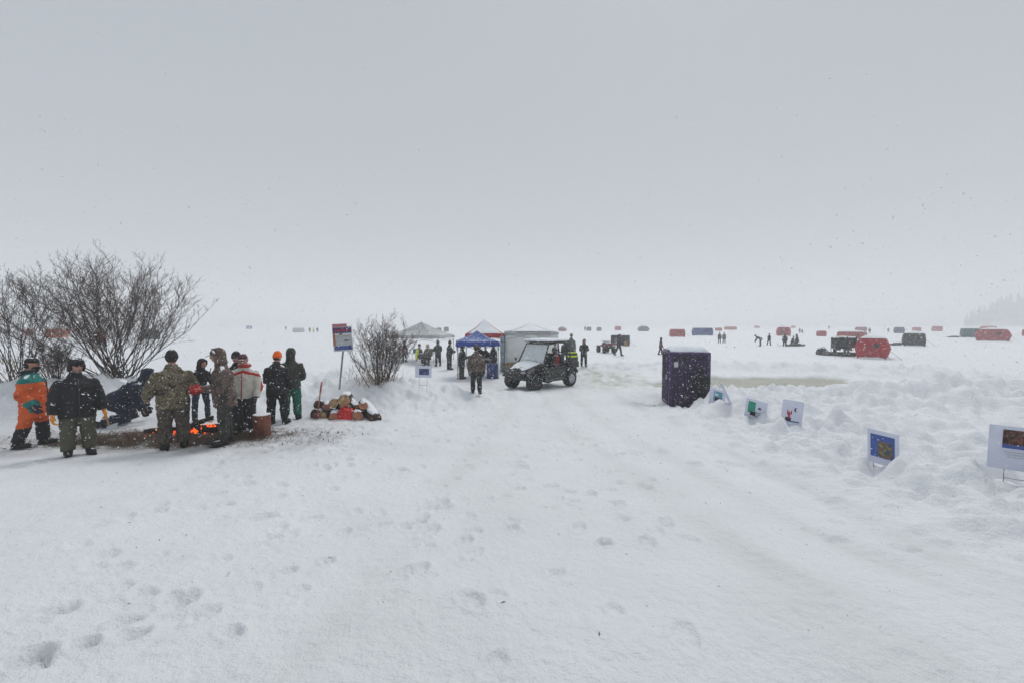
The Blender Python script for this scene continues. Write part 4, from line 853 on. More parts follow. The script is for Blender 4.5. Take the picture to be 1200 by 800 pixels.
for x, y, z in zip(XS, YS, ZS):
    a = rr.uniform(0, 6.28); L = rr.uniform(.004, .014) * (1 + y * .08) * (1.8 if rr.random() < .1 else 1); p = Vector((x, y, float(z) + .004)); d = Vector((math.cos(a), math.sin(a), .1)) * L; s_ = Vector((-math.sin(a), math.cos(a), 0)) * L * .22
    b.add([p - d, p + s_, p + d, p - s_, p + Vector((0, 0, L * .25))], [(0, 1, 4), (1, 2, 4), (2, 3, 4), (3, 0, 4)])
o = b.build('blown_bark_crumbs', mat('bark_crumb', (.16, .12, .085), .9, var=.5), None, False); tag(o, 'dark crumbs of bark and twig scattered over the snow', kind='stuff')

# ------------------------------------------------------------------ logs, axe, red sack, posts
BARKL = mat('log_bark', (.06, .038, .028), .95, var=.5, vscale=14, bump=1, bscale=26, specks=.14)
CUT = mat('log_cut_face', (.42, .27, .14), .8, var=.45, vscale=14, bump=.5, bscale=24)
CUTR = mat('log_cut_red', (.33, .13, .07), .8, var=.45, vscale=10, bump=.5, bscale=24)
def log(label, loc, d, L, r_, cut=CUT, bark=BARKL, snow=False, seed=0, group='firewood logs', name='firewood_log'):
    t = empty(name, loc); tag(t, label, 'log', group); d = Vector(d).normalized(); u = d.orthogonal().normalized(); v = d.cross(u); rr = random.Random(seed)
    ks = [1 + rr.uniform(-.08, .08) for _ in range(14)]; vs, fs = [], []; n = 14
    for i, f in enumerate((-.5, -.2, .15, .5)):
        for k_ in range(n): a = 2 * math.pi * k_ / n; vs.append(d * L * f + (u * math.cos(a) + v * math.sin(a)) * r_ * ks[k_] * (1 + .03 * math.sin(i * 2 + seed)))
    for i in range(3):
        for k_ in range(n): fs.append((i * n + k_, i * n + (k_ + 1) % n, (i + 1) * n + (k_ + 1) % n, (i + 1) * n + k_))
    MB().add(vs, fs).build('bark', bark, t)
    for f, sg in ((-.5, 0), (.5, 3)):
        ring = vs[sg * n:(sg + 1) * n]; c_ = d * L * f; inn = [c_ + (p - c_) * .93 + d * (.012 if f > 0 else -.012) for p in ring]
        MB().add(ring + inn, [tuple(range(n, 2 * n))] + [(i, (i + 1) % n, n + (i + 1) % n, n + i) for i in range(n)]).build('cut_face', cut, t, False)
    if snow:
        b = MB(); b.loft([(d * L * f + Vector((0, 0, r_ * .80)), d.cross(Vector((0, 0, 1))).normalized() * r_ * w_, Vector((0, 0, r_ * .38))) for f, w_ in ((-.48, .5), (-.3, .8), (0, .85), (.3, .8), (.47, .5))], 10); o = b.build('snow_cover', SNOW, t); remesh(o, .02, 2, .02, 9)
    return t
FWY = ground_at(402, 489).y + .22
def fw(px, py, dy=0): return at(px, py, FWY + dy)
fd = Vector((.15, -1, .05))
for i, (px, py, dy, r_, lab, d, cut, L, sn_) in enumerate([
    (376, 474, .0, .14, 'dark split log at the upper left of woodpile', (.3, -1, .1), BARKL, .42, True), (384, 474.5, -.05, .12, 'reddish log end beside the dark split log', fd, CUTR, .4, True),
    (377, 484, -.05, .14, 'dark log at the lower left beside axe handle', (-.2, -1, 0), BARKL, .42, False), (384, 485, -.15, .15, 'pale round log end at the foot of the left side', fd, CUT, .42, False),
    (396, 471.5, .05, .17, 'large tan log end left of the topmost log', (-.15, -1, .05), CUT, .44, True), (405, 467, .1, .165, 'topmost round log with clean tan cut face', (0, -1, .03), CUT, .44, True),
    (406, 474.5, .05, .13, 'small log end under the topmost log', fd, CUT, .42, False), (413, 473, .05, .13, 'dark bark log leaning at the right shoulder of woodpile', (.8, -.5, -.4), CUT, .5, True),
    (393, 487, -.2, .14, 'red-brown log end just left of the red sack', (.1, -1, 0), CUTR, .42, False), (423, 478.5, -.1, .16, 'reddish split log standing at the right end of pile', (.35, -.8, .5), CUTR, .46, True),
    (418, 486, -.2, .16, 'orange-brown log lying right of the red sack', (.55, -.8, .15), CUTR, .46, False), (405, 480, .05, .14, 'snow-capped log in the middle of woodpile', (.9, -.4, 0), CUT, .5, True)]):
    log(lab, fw(401 + (px - 401) * 1.06, py, dy + .06 * math.sin(i * 2.3)), Vector(d) + Vector((.25 * math.sin(i * 1.7), 0, .12 * math.cos(i * 2.9))), L, r_ * (.80 + .12 * math.sin(i * 4.1)), cut, seed=i, snow=sn_ or i % 2 == 0)
log('long snow-covered log jutting right from the woodpile', fw(433, 482, -.05), (.75, -.9, -.35), .95, .15, BARKL, snow=True, seed=31)
c_ = fw(406, 485.5, -.32); sk = empty('red_sack', (c_.x, c_.y, Hs(c_.x, c_.y) - .02)); tag(sk, 'crumpled bright red sack at the foot of the woodpile', 'sack')
o = MB().box((0, 0, .14), (.42, .24, .28), taper=.85, bev=.06).build('sack', mat('red_plastic', (.62, .015, .015), .45, var=.25, specks=.22), sk); remesh(o, .016, 1, .04, 9)
MB().tube([(-.08, -.05, .27), (-.05, -.08, .36), (.04, -.06, .37), (.08, -.04, .28)], [.02, .012, .012, .02], 6).build('sack_neck', MATS['red_plastic'], sk)
p0, p1 = at(371.5, 489, FWY - .48), at(377, 447, FWY - .1); ax = empty('splitting_axe', p0); tag(ax, 'splitting axe with red-tipped wooden handle leaning left of woodpile', 'axe'); dd = p1 - p0
MB().tube([Vector((0, 0, 0)), dd * .4, dd * .7], [.022, .019, .019], 8).build('handle', mat('axe_wood', (.30, .13, .06), .6), ax); MB().tube([dd * .7, dd], [.021, .022], 8).build('handle_tip', mat('axe_red', (.42, .04, .02), .5), ax)
MB().prism([(-.08, -.02, -.03), (.07, -.02, -.01), (.07, -.02, .08), (-.08, -.02, .12)], (0, .05, 0)).build('axe_head', mat('axe_head_red', (.16, .03, .02), .6), ax, False)
# chopping block
q = ground_at(307, 510); stump = log('upright red-brown log used as chopping block with snowy top', (q.x, q.y, q.z + .21), (.02, 0, 1), .44, .155, mat('snowy_cut', (.55, .52, .48), .8, dust=.6), mat('red_bark', (.17, .06, .035), .95, var=.5, vscale=10, bump=1, bscale=22, specks=.25, stretch=(1, 1, .4)), seed=77, group='firewood logs', name='chopping_block')
# notice post
pb = Vector(at(397.5, 464, 12.2)); pb.z = Hs(pb.x, pb.y) - .1; ptop = at(402, 411, 12.15); ns = empty('notice_post', pb); tag(ns, 'colourful regulation sign on leaning grey post left of compact bush', 'sign')
dd = ptop - pb; MB().box(dd * .62, (.045, .03, dd.length * 1.24), dd.to_track_quat('Z', 'Y').to_matrix()).build('post', METAL, ns, False)
Mq = Matrix.Rotation(R(-3), 3, 'Y') @ Matrix.Rotation(R(6), 3, 'Z'); cc = at(401.5, 397, 12.05) - pb
def strip(parent, nm, x, z, w_, h_, m, o_=.014, c0=None, MM=None):
    return MB().box((c0 if c0 is not None else cc) + (MM or Mq) @ Vector((x, -o_, z)), (w_, .004, h_), MM or Mq).build(nm, m, parent, False)
pan = MB().box(cc, (.56, .016, .74), Mq).build('panel', mat('sign_white', (.62, .64, .66), .5, bump=.05), ns, False)
SM = {k_: mat('print_' + k_, c2, .5, var=.2, vscale=25, bump=0) for k_, c2 in dict(pink=(.45, .16, .18), navy=(.03, .04, .13), red=(.40, .02, .05), blue=(.05, .10, .33), tan=(.42, .30, .20), black=(.012, .012, .014), grey=(.45, .47, .48), orange=(.38, .14, .08), green=(.02, .28, .18), sky=(.10, .32, .42), white=(.66, .68, .74)).items()}
strip(pan, 'header_tab', -.06, .40, .42, .10, SM['pink']); strip(pan, 'title_band', .0, .255, .54, .17, SM['navy'])
for i in range(7): strip(pan, 'title_mark', -.20 + i * .065, .245 + (.012 if i % 2 else 0), .045, .07, SM['red'], .018)
strip(pan, 'side_band', -.24, -.02, .07, .36, SM['orange']); strip(pan, 'picture_panel', .03, -.04, .46, .30, SM['grey'])
for i, (x, z, w_) in enumerate(((-.04, .14, .10), (.12, -.05, .17))):
    MB().ball(cc + Mq @ Vector((x, -.02, z)), (w_ / 2, .006, .018), 12, 6, Mq).build('fish_picture', SM['black'], pan)
strip(pan, 'rule_line', .03, .075, .40, .018, SM['tan'], .018); strip(pan, 'footer_band', .02, -.265, .50, .12, SM['blue']); strip(pan, 'footer_corner', -.20, -.265, .08, .10, SM['navy'], .018); strip(pan, 'footer_corner', .21, -.255, .06, .12, SM['navy'], .018)
# little signs on wire stakes
PANEL = mat('corrugated_plastic', (.63, .66, .78), .45, var=.06, bump=.1, bscale=12, specks=.10, dust=.3)
WIRE = mat('stake_wire', (.25, .27, .29), .4, .8)
def yard_sign(label, base, w_, h_, yaw, roll, lift, art, pitch=0):
    t = empty('yard_sign', base); tag(t, label, 'sign', 'signs along the snowbanks'); M = Matrix.Rotation(R(yaw), 3, 'Z') @ Matrix.Rotation(R(roll), 3, 'Y') @ Matrix.Rotation(R(pitch), 3, 'X')
    c0 = M @ Vector((0, 0, lift + h_ / 2)); pn = MB().box(c0, (w_, .010, h_), M).build('panel', PANEL, t, False)
    for sx in (-.12, .12): MB().tube([M @ Vector((sx, .0, -.25)), M @ Vector((sx, 0, lift + .1))], .0045, 5).build('stake', WIRE, t)
    MB().tube([M @ Vector((-.12, 0, lift * .5)), M @ Vector((.12, 0, lift * .5))], .0045, 5).build('crossbar', WIRE, t)
    def s_(nm, x, z, w2, h2, m, o_=.008): return strip(pn, nm, x, z, w2, h2, m, o_, c0, M)
    art(s_, pn, c0, M); return t
def img_mat(name, cols, scale):
    return mat(name, None, .45, camo=cols, cscale=scale, bump=0)
def art_portrait(cols, nm, sc):
    def f(s_, pn, c0, M): s_('picture', .01, .04, .27, .36, img_mat(nm, cols, sc), .008)
    return f
def sb(px, py, Y): p = at(px, py, Y); return Vector((p.x, Y, min(p.z, Hs(p.x, Y) + .03)))
def on_bank(px, Y): p = at(px, 400, Y); return Vector((p.x, Y, Hs(p.x, Y)))
def lift_to(px, py_bottom, Y): return max(.03, at(px, py_bottom, Y).z - Hs(at(px, 400, Y).x, Y))
def art_a(s_, pn, c0, M): s_('picture', .03, .13, .36, .19, img_mat('print_night', [(.006, .005, .006), (.03, .012, .008), (.16, .05, .02), (.01, .01, .02), (.28, .12, .04)], 9)); s_('picture_base', .03, .02, .36, .045, SM['blue'], .009); [s_('caption_line', .03, -.05 - i * .03, .33 - .03 * i, .008, SM['grey'], .009) for i in range(3)]
yard_sign('nearest picture sign cut off by the right edge', on_bank(1203, 4.75), .52, .54, -42, 0, lift_to(1203, 551, 4.75), art_a, 5)
def art_b(s_, pn, c0, M):
    s_('picture', -.005, .02, .29, .36, SM['blue']); s_('picture_figure', .03, -.02, .17, .25, img_mat('print_fish', [(.03, .06, .20), (.04, .10, .06), (.25, .10, .05), (.10, .12, .05), (.30, .26, .16)], 14), .010)
yard_sign('tilted sign with blue picture, second from the right edge', on_bank(1041, 6.0), .38, .54, -66, 3, lift_to(1040, 543, 6.0), art_b, 11)
def art_c(s_, pn, c0, M):
    MB().prism([c0 + M @ Vector((.06 + .03 * math.cos(a), -.008, .09 + .045 * math.sin(a))) for a in [R(60 + 24 * i) for i in range(11)]] + [c0 + M @ Vector((.075 + .018 * math.cos(a), -.008, .09 + .03 * math.sin(a))) for a in [R(300 - 24 * i) for i in range(11)]], M @ Vector((0, -.004, 0))).build('crescent', SM['navy'], pn, False)
    s_('figure_base', -.06, -.12, .10, .07, SM['black']); s_('figure_stem', -.05, -.04, .035, .14, SM['red'], .009); s_('figure_branch', -.08, .02, .02, .10, SM['red'], .009); s_('figure_branch', -.015, .02, .02, .08, SM['red'], .009); s_('ground_line', .03, -.165, .22, .022, SM['navy'], .009)
yard_sign('white sign with small dark figure and crescent, third from the right', on_bank(929, 8.55), .38, .56, -34, 5, lift_to(928, 511, 8.55), art_c, -6)
def art_d(s_, pn, c0, M): s_('picture', -.09, .07, .16, .28, SM['green']); s_('picture_dark_block', -.05, -.08, .12, .10, SM['black'], .010); s_('mark', .08, .08, .06, .05, SM['navy'], .010); [s_('caption_line', .06, -.03 - .05 * i, .12, .012, SM['navy'], .009) for i in range(3)]  # black block is printed, part of the green picture
yard_sign('tilted white sign with green picture, fourth from the right', on_bank(886, 9.5), .46, .54, -50, 9, lift_to(886, 493, 9.5), art_d, 10)
yard_sign('sign seen edge-on as a thin dark line', on_bank(858, 10.4), .42, .56, 74, 0, .04, lambda *a: None, -24)
def art_e(s_, pn, c0, M): s_('picture', .02, .05, .24, .30, SM['sky']); s_('picture_dark_block', .04, -.06, .20, .16, SM['black'], .010); s_('picture_light', -.02, .10, .10, .06, SM['white'], .010)  # dark lower part of the print, in black ink
yard_sign('small tilted sign with sky-blue picture beside the toilet', on_bank(841, 11.3), .44, .52, -52, 10, lift_to(841, 481, 11.3), art_e, 12)
def art_f(s_, pn, c0, M): s_('picture', .02, .0, .30, .19, SM['navy']); s_('picture_light', .06, -.04, .14, .06, SM['blue'], .010)
yard_sign('small white sign with navy picture on the left bank by compact bush', on_bank(495, 12.35), .50, .36, 4, 2, lift_to(495, 442, 12.35), art_f)

# ------------------------------------------------------------------ shelters out on the lake
def shelter_mat(name, c): return mat('shelter_' + name, c, .7, var=.18, vscale=2.2, bump=.3, bscale=9, specks=.18, dust=.12)
SH = {k_: shelter_mat(k_, c2) for k_, c2 in dict(red=(.34, .012, .022), brightred=(.36, .008, .018), maroon=(.22, .02, .03), blue=(.02, .06, .24), black=(.016, .018, .022), grey=(.10, .10, .105), teal=(.015, .09, .085), orange=(.60, .11, .02), navy=(.03, .04, .14), pale=(.5, .5, .5)).items()}
def shelter(label, px, bottom, wpx, hpx, m, yaw=0, ratio=.9, bulge=.13, snow=.5, door=True, two=None, taper=.92, roofk=.12):
    g = ground_at(px, bottom, 20); s_ = ppm(g.y); az = math.atan2(g.x, g.y); yaw -= math.degrees(az); w_, h_ = wpx / s_ * math.cos(az) * .93, hpx / s_; d_ = min(w_ * ratio, 3.2); w_ = w_ / (1 + bulge * .5)
    t = empty('ice_shelter', (g.x, g.y, g.z - .03), R(yaw)); tag(t, label, 'tent', 'ice fishing shelters on the lake'); hw, hd = w_ / 2, d_ / 2; hb = h_ * (1 - roofk)
    b = MB(); n = 8
    cs = [(-hw, -hd), (hw, -hd), (hw, hd), (-hw, hd)]
    for i in range(4):
        A, B_ = Vector((*cs[i], 0)), Vector((*cs[(i + 1) % 4], 0)); nr = ((A + B_) / 2).normalized(); amp = bulge * (w_ if i % 2 else d_) * .75
        def fn(u, v, A=A, B_=B_, nr=nr, amp=amp):
            k_ = 1 - max(abs(2 * u - 1), abs(2 * v - 1)); sc_ = 1 - (1 - taper) * (abs(2 * v - 1)**2 if v > .5 else .35 * abs(2 * v - 1)**2); p = A.lerp(B_, u) * sc_ + nr * amp * k_ * .9; p.z = hb * v; return p
        b.grid(fn, n, n)
    def rf(u, v): k_ = 1 - max(abs(2 * u - 1), abs(2 * v - 1)); return Vector(((2 * u - 1) * hw * taper, (2 * v - 1) * hd * taper, hb + h_ * roofk * k_))
    b.grid(rf, n, n); bm_ = b.build('cover', SH[m], t, False)
    if snow > 0:
        def sf(u, v): k_ = 1 - max(abs(2 * u - 1), abs(2 * v - 1)); p = rf(.5 + (u - .5) * .94, .5 + (v - .5) * .94); p.z += .012 + h_ * .05 * snow * min(1, k_ * 5) * (1 + .6 * mnoise.noise((p.x * 1.6, p.y * 1.6, px))) + .015; return p
        bs = MB(); bs.grid(sf, 12, 12); o = bs.build('snow_cover', SNOW, t)
    if hpx > 8.5:
        b = MB(); b.tube([Vector((hw * 1.02 * (1 + bulge * .2) * math.copysign(abs(math.cos(a))**.6, math.cos(a)), hd * 1.04 * math.copysign(abs(math.sin(a))**.6, math.sin(a)), .03)) for a in [2 * math.pi * i / 28 for i in range(29)]], [.10 + .07 * mnoise.noise((i * .7, px, 2)) for i in range(29)], 8); b.build('banked_snow', SNOW, t)
        for sx in (1, -1): MB().tube([(sx * hw * 1.05, -hd * .9, hb * .5), (sx * (hw + .9), -hd - .5, .02)], .012, 4).build('guy_line', DMETAL, t)
    if door and hpx > 8:
        f_ = lambda x, z: Vector((x, -hd * (1 - (1 - taper) * abs(2 * z / hb - 1)**2) - bulge * d_ * .75 * .9 * max(0, 1 - max(abs(x / hw), abs(2 * z / hb - 1))) - .025, z))
        b = MB(); b.grid(lambda u, v: f_(hw * (-.62 + .34 * u), hb * (.10 + .66 * v)), 4, 6); solidify(b.build('door', SH[two] if two else SH[m], t, False), .02)
        b = MB(); b.grid(lambda u, v: f_(hw * (.18 + .34 * u), hb * (.56 + .20 * v)), 3, 3); solidify(b.build('window', EYE, t, False), .02)
        b = MB(); b.tube([f_(hw * x, hb * z) - Vector((0, .01, 0)) for x, z in ((-.98, .02), (0, .5), (.98, .98))], .012, 4).tube([f_(hw * x, hb * z) - Vector((0, .01, 0)) for x, z in ((.98, .02), (0, .5), (-.98, .98))], .012, 4); b.build('seam', DMETAL, t)
    return t
shelter('bright red bulging ice shelter, largest on the right', 1022, 419, 41, 26, 'brightred', -4, .9, .17, 1.0, taper=.86)
shelter('black ice shelter right of the large bright red one', 1070.5, 405, 29, 16.5, 'black', 6, .9, .10, 1.2)
shelter('long red double ice shelter near the right edge', 1163, 399.5, 44, 15.5, 'red', 0, .55, .10, .5, taper=.86)
shelter('teal ice shelter beside the long red double shelter', 1136, 395.5, 22, 12, 'teal', 14, .9, .06, .4)
shelter('faint red ice shelter behind the long red double shelter', 1158, 388, 22, 6.5, 'red', 0, .8, .08, 0, False)
shelter('red ice shelter cut off by the right edge', 1203, 394, 12, 9, 'red', 0, .9, .1, .2)
shelter('small faint red ice shelter standing alone left of the treeline', 1098, 388, 14, 6.5, 'red', 0, .9, .08, .4, False)
shelter('blue ice shelter behind the black one', 1053.5, 390.5, 14, 8, 'navy', 0, .9, .08, .3, False)
shelter('faint red ice shelter right of the blue-grey one', 1074, 388, 10, 5, 'red', 20, .8, .06, .3, False)
shelter('long low red ice shelter behind the black buggy', 998, 397, 38, 9.5, 'red', 0, .5, .04, 1.6, taper=.96)
shelter('grey and red ice shelter above the long low red one', 1009, 388, 15, 5.5, 'maroon', 0, .8, .08, .5, False)
shelter('small square red ice shelter left of the black buggy', 962.5, 394, 13, 7.2, 'red', 0, .9, .06, .4, False)
shelter('red domed ice shelter with dark door among the fishing group', 918, 393.5, 17, 11.5, 'red', 12, .9, .16, .3, True, 'black', taper=.8)
shelter('faint red ice shelter just above the domed one', 917, 385, 7, 3.6, 'red', 0, .9, .08, 0, False)
shelter('faint red ice shelter right of the domed one', 929.5, 384.6, 6, 3.2, 'red', 0, .9, .08, 0, False)
shelter('lone faint pink ice shelter on the horizon left of domed one', 887, 384.4, 7, 3, 'red', 0, .9, .08, 0, False)
shelter('red slope-sided ice shelter left of the blue one', 793.5, 394.5, 18, 10, 'red', 10, .9, .03, .6, taper=.9)
shelter('wide blue ice shelter right of centre', 823, 393, 26.5, 10, 'blue', 0, .7, .05, .9, taper=.95)
shelter('low red ice shelter behind the wide blue one', 842, 387.5, 9, 3.8, 'red', 0, .8, .05, .3, False)
shelter('long low red ice shelter right of the wide blue one', 856, 386.4, 16, 4.2, 'red', 0, .6, .05, .6, False)
shelter('grey dome ice shelter standing alone at the centre', 754, 388.3, 14, 8.4, 'grey', 0, .9, .12, .2, True, taper=.62, roofk=.3)
shelter('small red ice shelter on the horizon left of grey dome', 724, 387, 8, 5.2, 'red', 0, .9, .08, .3, False)
shelter('red and grey dome ice shelter above the buggy', 659, 388, 10, 6.5, 'maroon', 0, .9, .12, .6, False, taper=.66, roofk=.3)
shelter('small grey arched ice shelter on the horizon', 690, 387.6, 6, 5, 'grey', 0, .9, .08, .2, False)
shelter('small dark grey ice shelter left of red horizon shelter', 702, 387.8, 6, 5, 'grey', 0, .9, .1, .1, False)
shelter('black and grey flip-over shelter behind the striding person', 727, 405, 23, 14, 'black', -6, .7, .02, .9, True, 'grey', taper=.98)
shelter('left of two small grey shelters above grey canopy', 514.5, 388.5, 6, 5, 'grey', 0, .9, .08, .5, False)
shelter('right of two small grey shelters above grey canopy', 523, 388.5, 6, 6, 'grey', 0, .9, .08, .3, False)
shelter('tiny blue ice shelter alone on the left horizon', 292, 385.5, 7.5, 4.2, 'blue', 0, .9, .08, .4, False)
shelter('white ice shelter with red base on the left horizon', 350, 389.5, 15, 6, 'pale', 0, .7, .08, .8, False)
shelter('orange ice shelter seen through the left bush', 67, 396, 29, 12, 'orange', 0, .7, .08, .3)
shelter('small orange ice shelter right of the larger orange one', 82, 390, 6, 5, 'orange', 0, .9, .08, .2, False)
shelter('dull red ice shelter seen through the thin left bush', 32, 394, 16, 9, 'red', 0, .9, .08, .3)
shelter('red ice shelter seen through the middle of large bush', 117, 401, 16, 14, 'red', 8, .9, .08, .6)
shelter('teal ice shelter seen through the right of large bush', 176, 398, 26, 13, 'teal', 0, .8, .06, .6)
# sleds left by the shelters
def sled(label, px, py, L):
    g = ground_at(px, py, 20); t = empty('sled', g, R(5)); tag(t, label, 'sled'); b = MB()
    b.loft([((-L / 2, 0, .22), (.02, 0, .03), (0, .22, 0)), ((-L / 2 + .25, 0, .12), (.0, 0, .11), (0, .33, 0)), ((0, 0, .11), (0, 0, .11), (0, .36, 0)), ((L / 2 - .1, 0, .12), (0, 0, .11), (0, .34, 0)), ((L / 2, 0, .18), (0, 0, .07), (0, .3, 0))], 12)
    b.build('hull', SH['black'], t); MB().tube([(-L / 2, -.2, .22), (-L / 2 - .5, -.05, .12), (-L / 2 - .9, 0, .03)], .02, 5).build('tow_rope', BLACK, t); MB().box((.1, 0, .26), (L * .5, .4, .16), bev=.04).build('load', SH['grey'], t)
sled('dark sled on the snow left of the black shelter', 1051, 404.5, 2.0)
sled('dark sled lying left of the teal shelter', 1118, 395.5, 2.6)
sled('flat dark sled in front of the sitting fishing pair', 931, 405.5, 2.4)

# black buggy beside the red shelter, quad bike
g = ground_at(986, 416.5, 20); az = -math.atan2(g.x, g.y)
t = empty('open_shelter', g, az); tag(t, 'open black flip-over shelter with red seat beside the bright red shelter', 'tent', 'ice fishing shelters on the lake')
MB().loft([((-1.05, 0, .10), (0, 0, .10), (0, .45, 0)), ((-.9, 0, .16), (0, 0, .16), (0, .62, 0)), ((.9, 0, .16), (0, 0, .16), (0, .62, 0)), ((1.05, 0, .12), (0, 0, .12), (0, .5, 0))], 12).build('sled_base', SH['black'], t)
def hood_(u, v): a = R(18 + 92 * v); return Vector((-.72 + 1.70 * u, .55 - 1.05 * math.cos(a) * .9 + .1 * math.sin(u * 9), .25 + 1.38 * math.sin(a) - .10 * math.sin(math.pi * u) * (1 - v) - .12 * (1 - u)))
b = MB(); b.grid(lambda u, v: (lambda p: Vector((p.x, 1.1 - p.y, p.z)))(hood_(u, v)), 10, 8); solidify(b.build('hood', SH['black'], t), .03)
b = MB(); b.grid(lambda u, v: Vector((-.6 + 1.5 * u, .05 + .95 * v, 1.60 - .12 * (1 - u) + .05 * math.sin(u * 5) + .05 * math.sin(v * 3))), 10, 6); solidify(b.build('snow_cover', SNOW, t), .07)
b = MB(); b.grid(lambda u, v: Vector((.98, -.1 + 1.1 * u, .2 + (1.30 - .5 * (1 - u)) * v)), 6, 6); solidify(b.build('side_flap', SH['black'], t), .03)
for x in (-.72, .12, .98): MB().tube([(x, .55, .25), (x, .2, 1.0), (x, .05, 1.52)], .025, 6).build('pole', DMETAL, t)
for x in (-.3, .45): MB().box((x, .25, .50), (.5, .45, .10), bev=.03).box((x, .48, .85), (.5, .08, .6), bev=.03).build('seat', SH['red'] if x > 0 else SH['black'], t)
for i, (x, y, w_, hh_, mm_) in enumerate(((-1.25, -.2, .55, .62, 'black'), (-1.05, -.5, .5, .42, 'grey'), (-1.5, .1, .5, .5, 'black'))):
    p = g + Matrix.Rotation(az, 3, 'Z') @ Vector((x, y, 0)); t2 = empty('gear_bag', (p.x, p.y, Hs(p.x, p.y))); tag(t2, ['black gear bag stacked nearest the open black shelter', 'low grey gear bag in front of the black bags', 'black gear bag at the left end of the open shelter'][i], 'bag', 'gear bags by the open shelter')
    o = MB().box((0, 0, hh_ / 2), (w_, .42, hh_), taper=.7, bev=.08).build('bag', SH[mm_], t2); remesh(o, .04, 2, .06, 5); MB().tube([(-.15, 0, hh_ - .03), (-.08, 0, hh_ + .10), (.08, 0, hh_ + .10), (.15, 0, hh_ - .03)], .02, 5).build('handle', BLACK, t2)
person('person in black leaning forward at the open black shelter', 978, 416.5, 396, yaw=60, lean=24, jacket='black', trousers='black', hat='hood', hatm='black', vox=.035)
person('person in black standing before the red seat of the open shelter', 992, 417, 397, h=1.6, yaw=-30, lean=8, jacket='black', trousers='black', hat='hood', hatm='black', vox=.035)
g = ground_at(710, 413, 20); t = empty('quad_bike', g, R(14)); tag(t, 'snow-covered red and black quad bike left of the flip-over shelter', 'quad bike')
for sx in (1, -1):
    for y_ in (-.62, .62): wheel(t, sx * .46, y_, .29, .24, 0, False)
    MB().ball((sx * .46, -.62, .60), (.17, .34, .07), 10, 8).build('mudguard', SH['maroon'], t); MB().ball((sx * .46, .62, .62), (.18, .36, .07), 10, 8).build('mudguard', SH['black'], t); MB().ball((sx * .17, -.88, .66), (.07, .04, .06), 8, 6).build('headlight', MATS['headlight_glass'], t)
MB().loft([((0, -.9, .55), (.22, 0, 0), (0, 0, .13)), ((0, -.5, .66), (.26, 0, 0), (0, 0, .20)), ((0, 0, .62), (.17, 0, 0), (0, 0, .2)), ((0, .8, .62), (.2, 0, 0), (0, 0, .14))], 12).build('body', BLACK, t)
MB().ball((0, .3, .84), (.18, .45, .10), 12, 8).build('seat', BLACK, t); MB().tube([(-.4, -.28, 1.08), (-.15, -.38, 1.02), (.15, -.38, 1.02), (.4, -.28, 1.08)], .02, 6).tube([(0, -.38, 1.02), (0, -.45, .7)], .03, 6).build('handlebar', BLACK, t)
o = MB().box((0, -.66, .86), (.85, .42, .14), bev=.04).build('front_load', SH['maroon'], t); o = MB().box((0, .1, 1.08), (.6, .7, .2), bev=.08).build('snow_cover', SNOW, t); remesh(o, .04, 2, .03, 5)

# ------------------------------------------------------------------ people out on the lake
GF = 'people out on the lake'
kw = dict(vox=.036, group=GF)
person('left one of two dark figures standing together right of centre', 843, 402, 390.6, yaw=10, jacket='charcoal', trousers='black', hatm='black', **kw)
person('right one of two dark figures standing together right of centre', 848.5, 402, 390, yaw=-10, jacket='grey', trousers='black', hatm='black', **kw)
person('dark figure bending over the ice left of the fishing group', 891, 405.5, 396.5, h=1.65, yaw=-80, lean=62, jacket='black', trousers='black', hat='beanie', hatm='black', armL=((.1, .5, -1), (0, .4, -1)), armR=((.1, .5, -1), (0, .4, -1)), **kw)
person('small dark figure walking between bending figure and tall figure', 901, 404.5, 396, h=1.5, yaw=40, jacket='black', trousers='black', hatm='black', **{**kw, **walk})
person('tall dark figure standing in front of the domed red shelter', 919.5, 406, 391, yaw=0, jacket='black', trousers='black', hat='hood', hatm='black', bulk=1.2, vox=.036, group=GF)
kneel = dict(legL=((.1, .7, -.6), (.02, -.7, -.6)), legR=((.1, .0, -1), (.02, -1, -.1)))
person('left one of two figures crouching on the ice by the tall figure', 928, 405.5, 398, h=1.5, yaw=60, lean=18, jacket='charcoal', trousers='black', hatm='black', **{**kw, **kneel})
person('right one of two figures crouching on the ice by the tall figure', 934.5, 405.5, 395, h=1.72, yaw=-60, lean=12, jacket='charcoal', trousers='black', hat='hood', hatm='black', **{**kw, **kneel})
person('grey figure beyond the fishing group, left of the square red shelter', 937, 390.5, 384.5, jacket='grey', trousers='charcoal', hatm='grey', **kw)
person('second grey figure beyond the fishing group, sitting low', 940, 390.6, 386.5, h=1.5, lean=15, jacket='grey', trousers='charcoal', hatm='grey', **{**kw, **kneel})
person('tiny figure on the horizon above the square red shelter', 971.5, 386.0, 381.5, jacket='charcoal', trousers='charcoal', hatm='charcoal', **kw)
person('dark figure standing at the right end of grey and red shelter', 1019, 391, 384, jacket='charcoal', trousers='black', hatm='charcoal', **kw)
person('small figure in dull red left of the blue-grey shelter', 1041, 389.6, 384.5, jacket='maroon' if 'maroon' in F else 'plum', trousers='charcoal', hatm='charcoal', **kw)
person('tall thin figure on the horizon left of arched grey shelter', 685.5, 388, 381.6, jacket='grey', trousers='charcoal', hatm='charcoal', **kw)
person('dark figure left of the white shelter with red base', 335, 387, 382, jacket='charcoal', trousers='charcoal', hatm='charcoal', **kw)
person('left one of three figures right of the white shelter', 363, 389.7, 383.4, jacket='navy', trousers='black', hatm='black', **kw)
person('middle figure in yellow of three right of the white shelter', 367.5, 389.7, 384.4, jacket='hivis', trousers='charcoal', hatm='black', **kw)
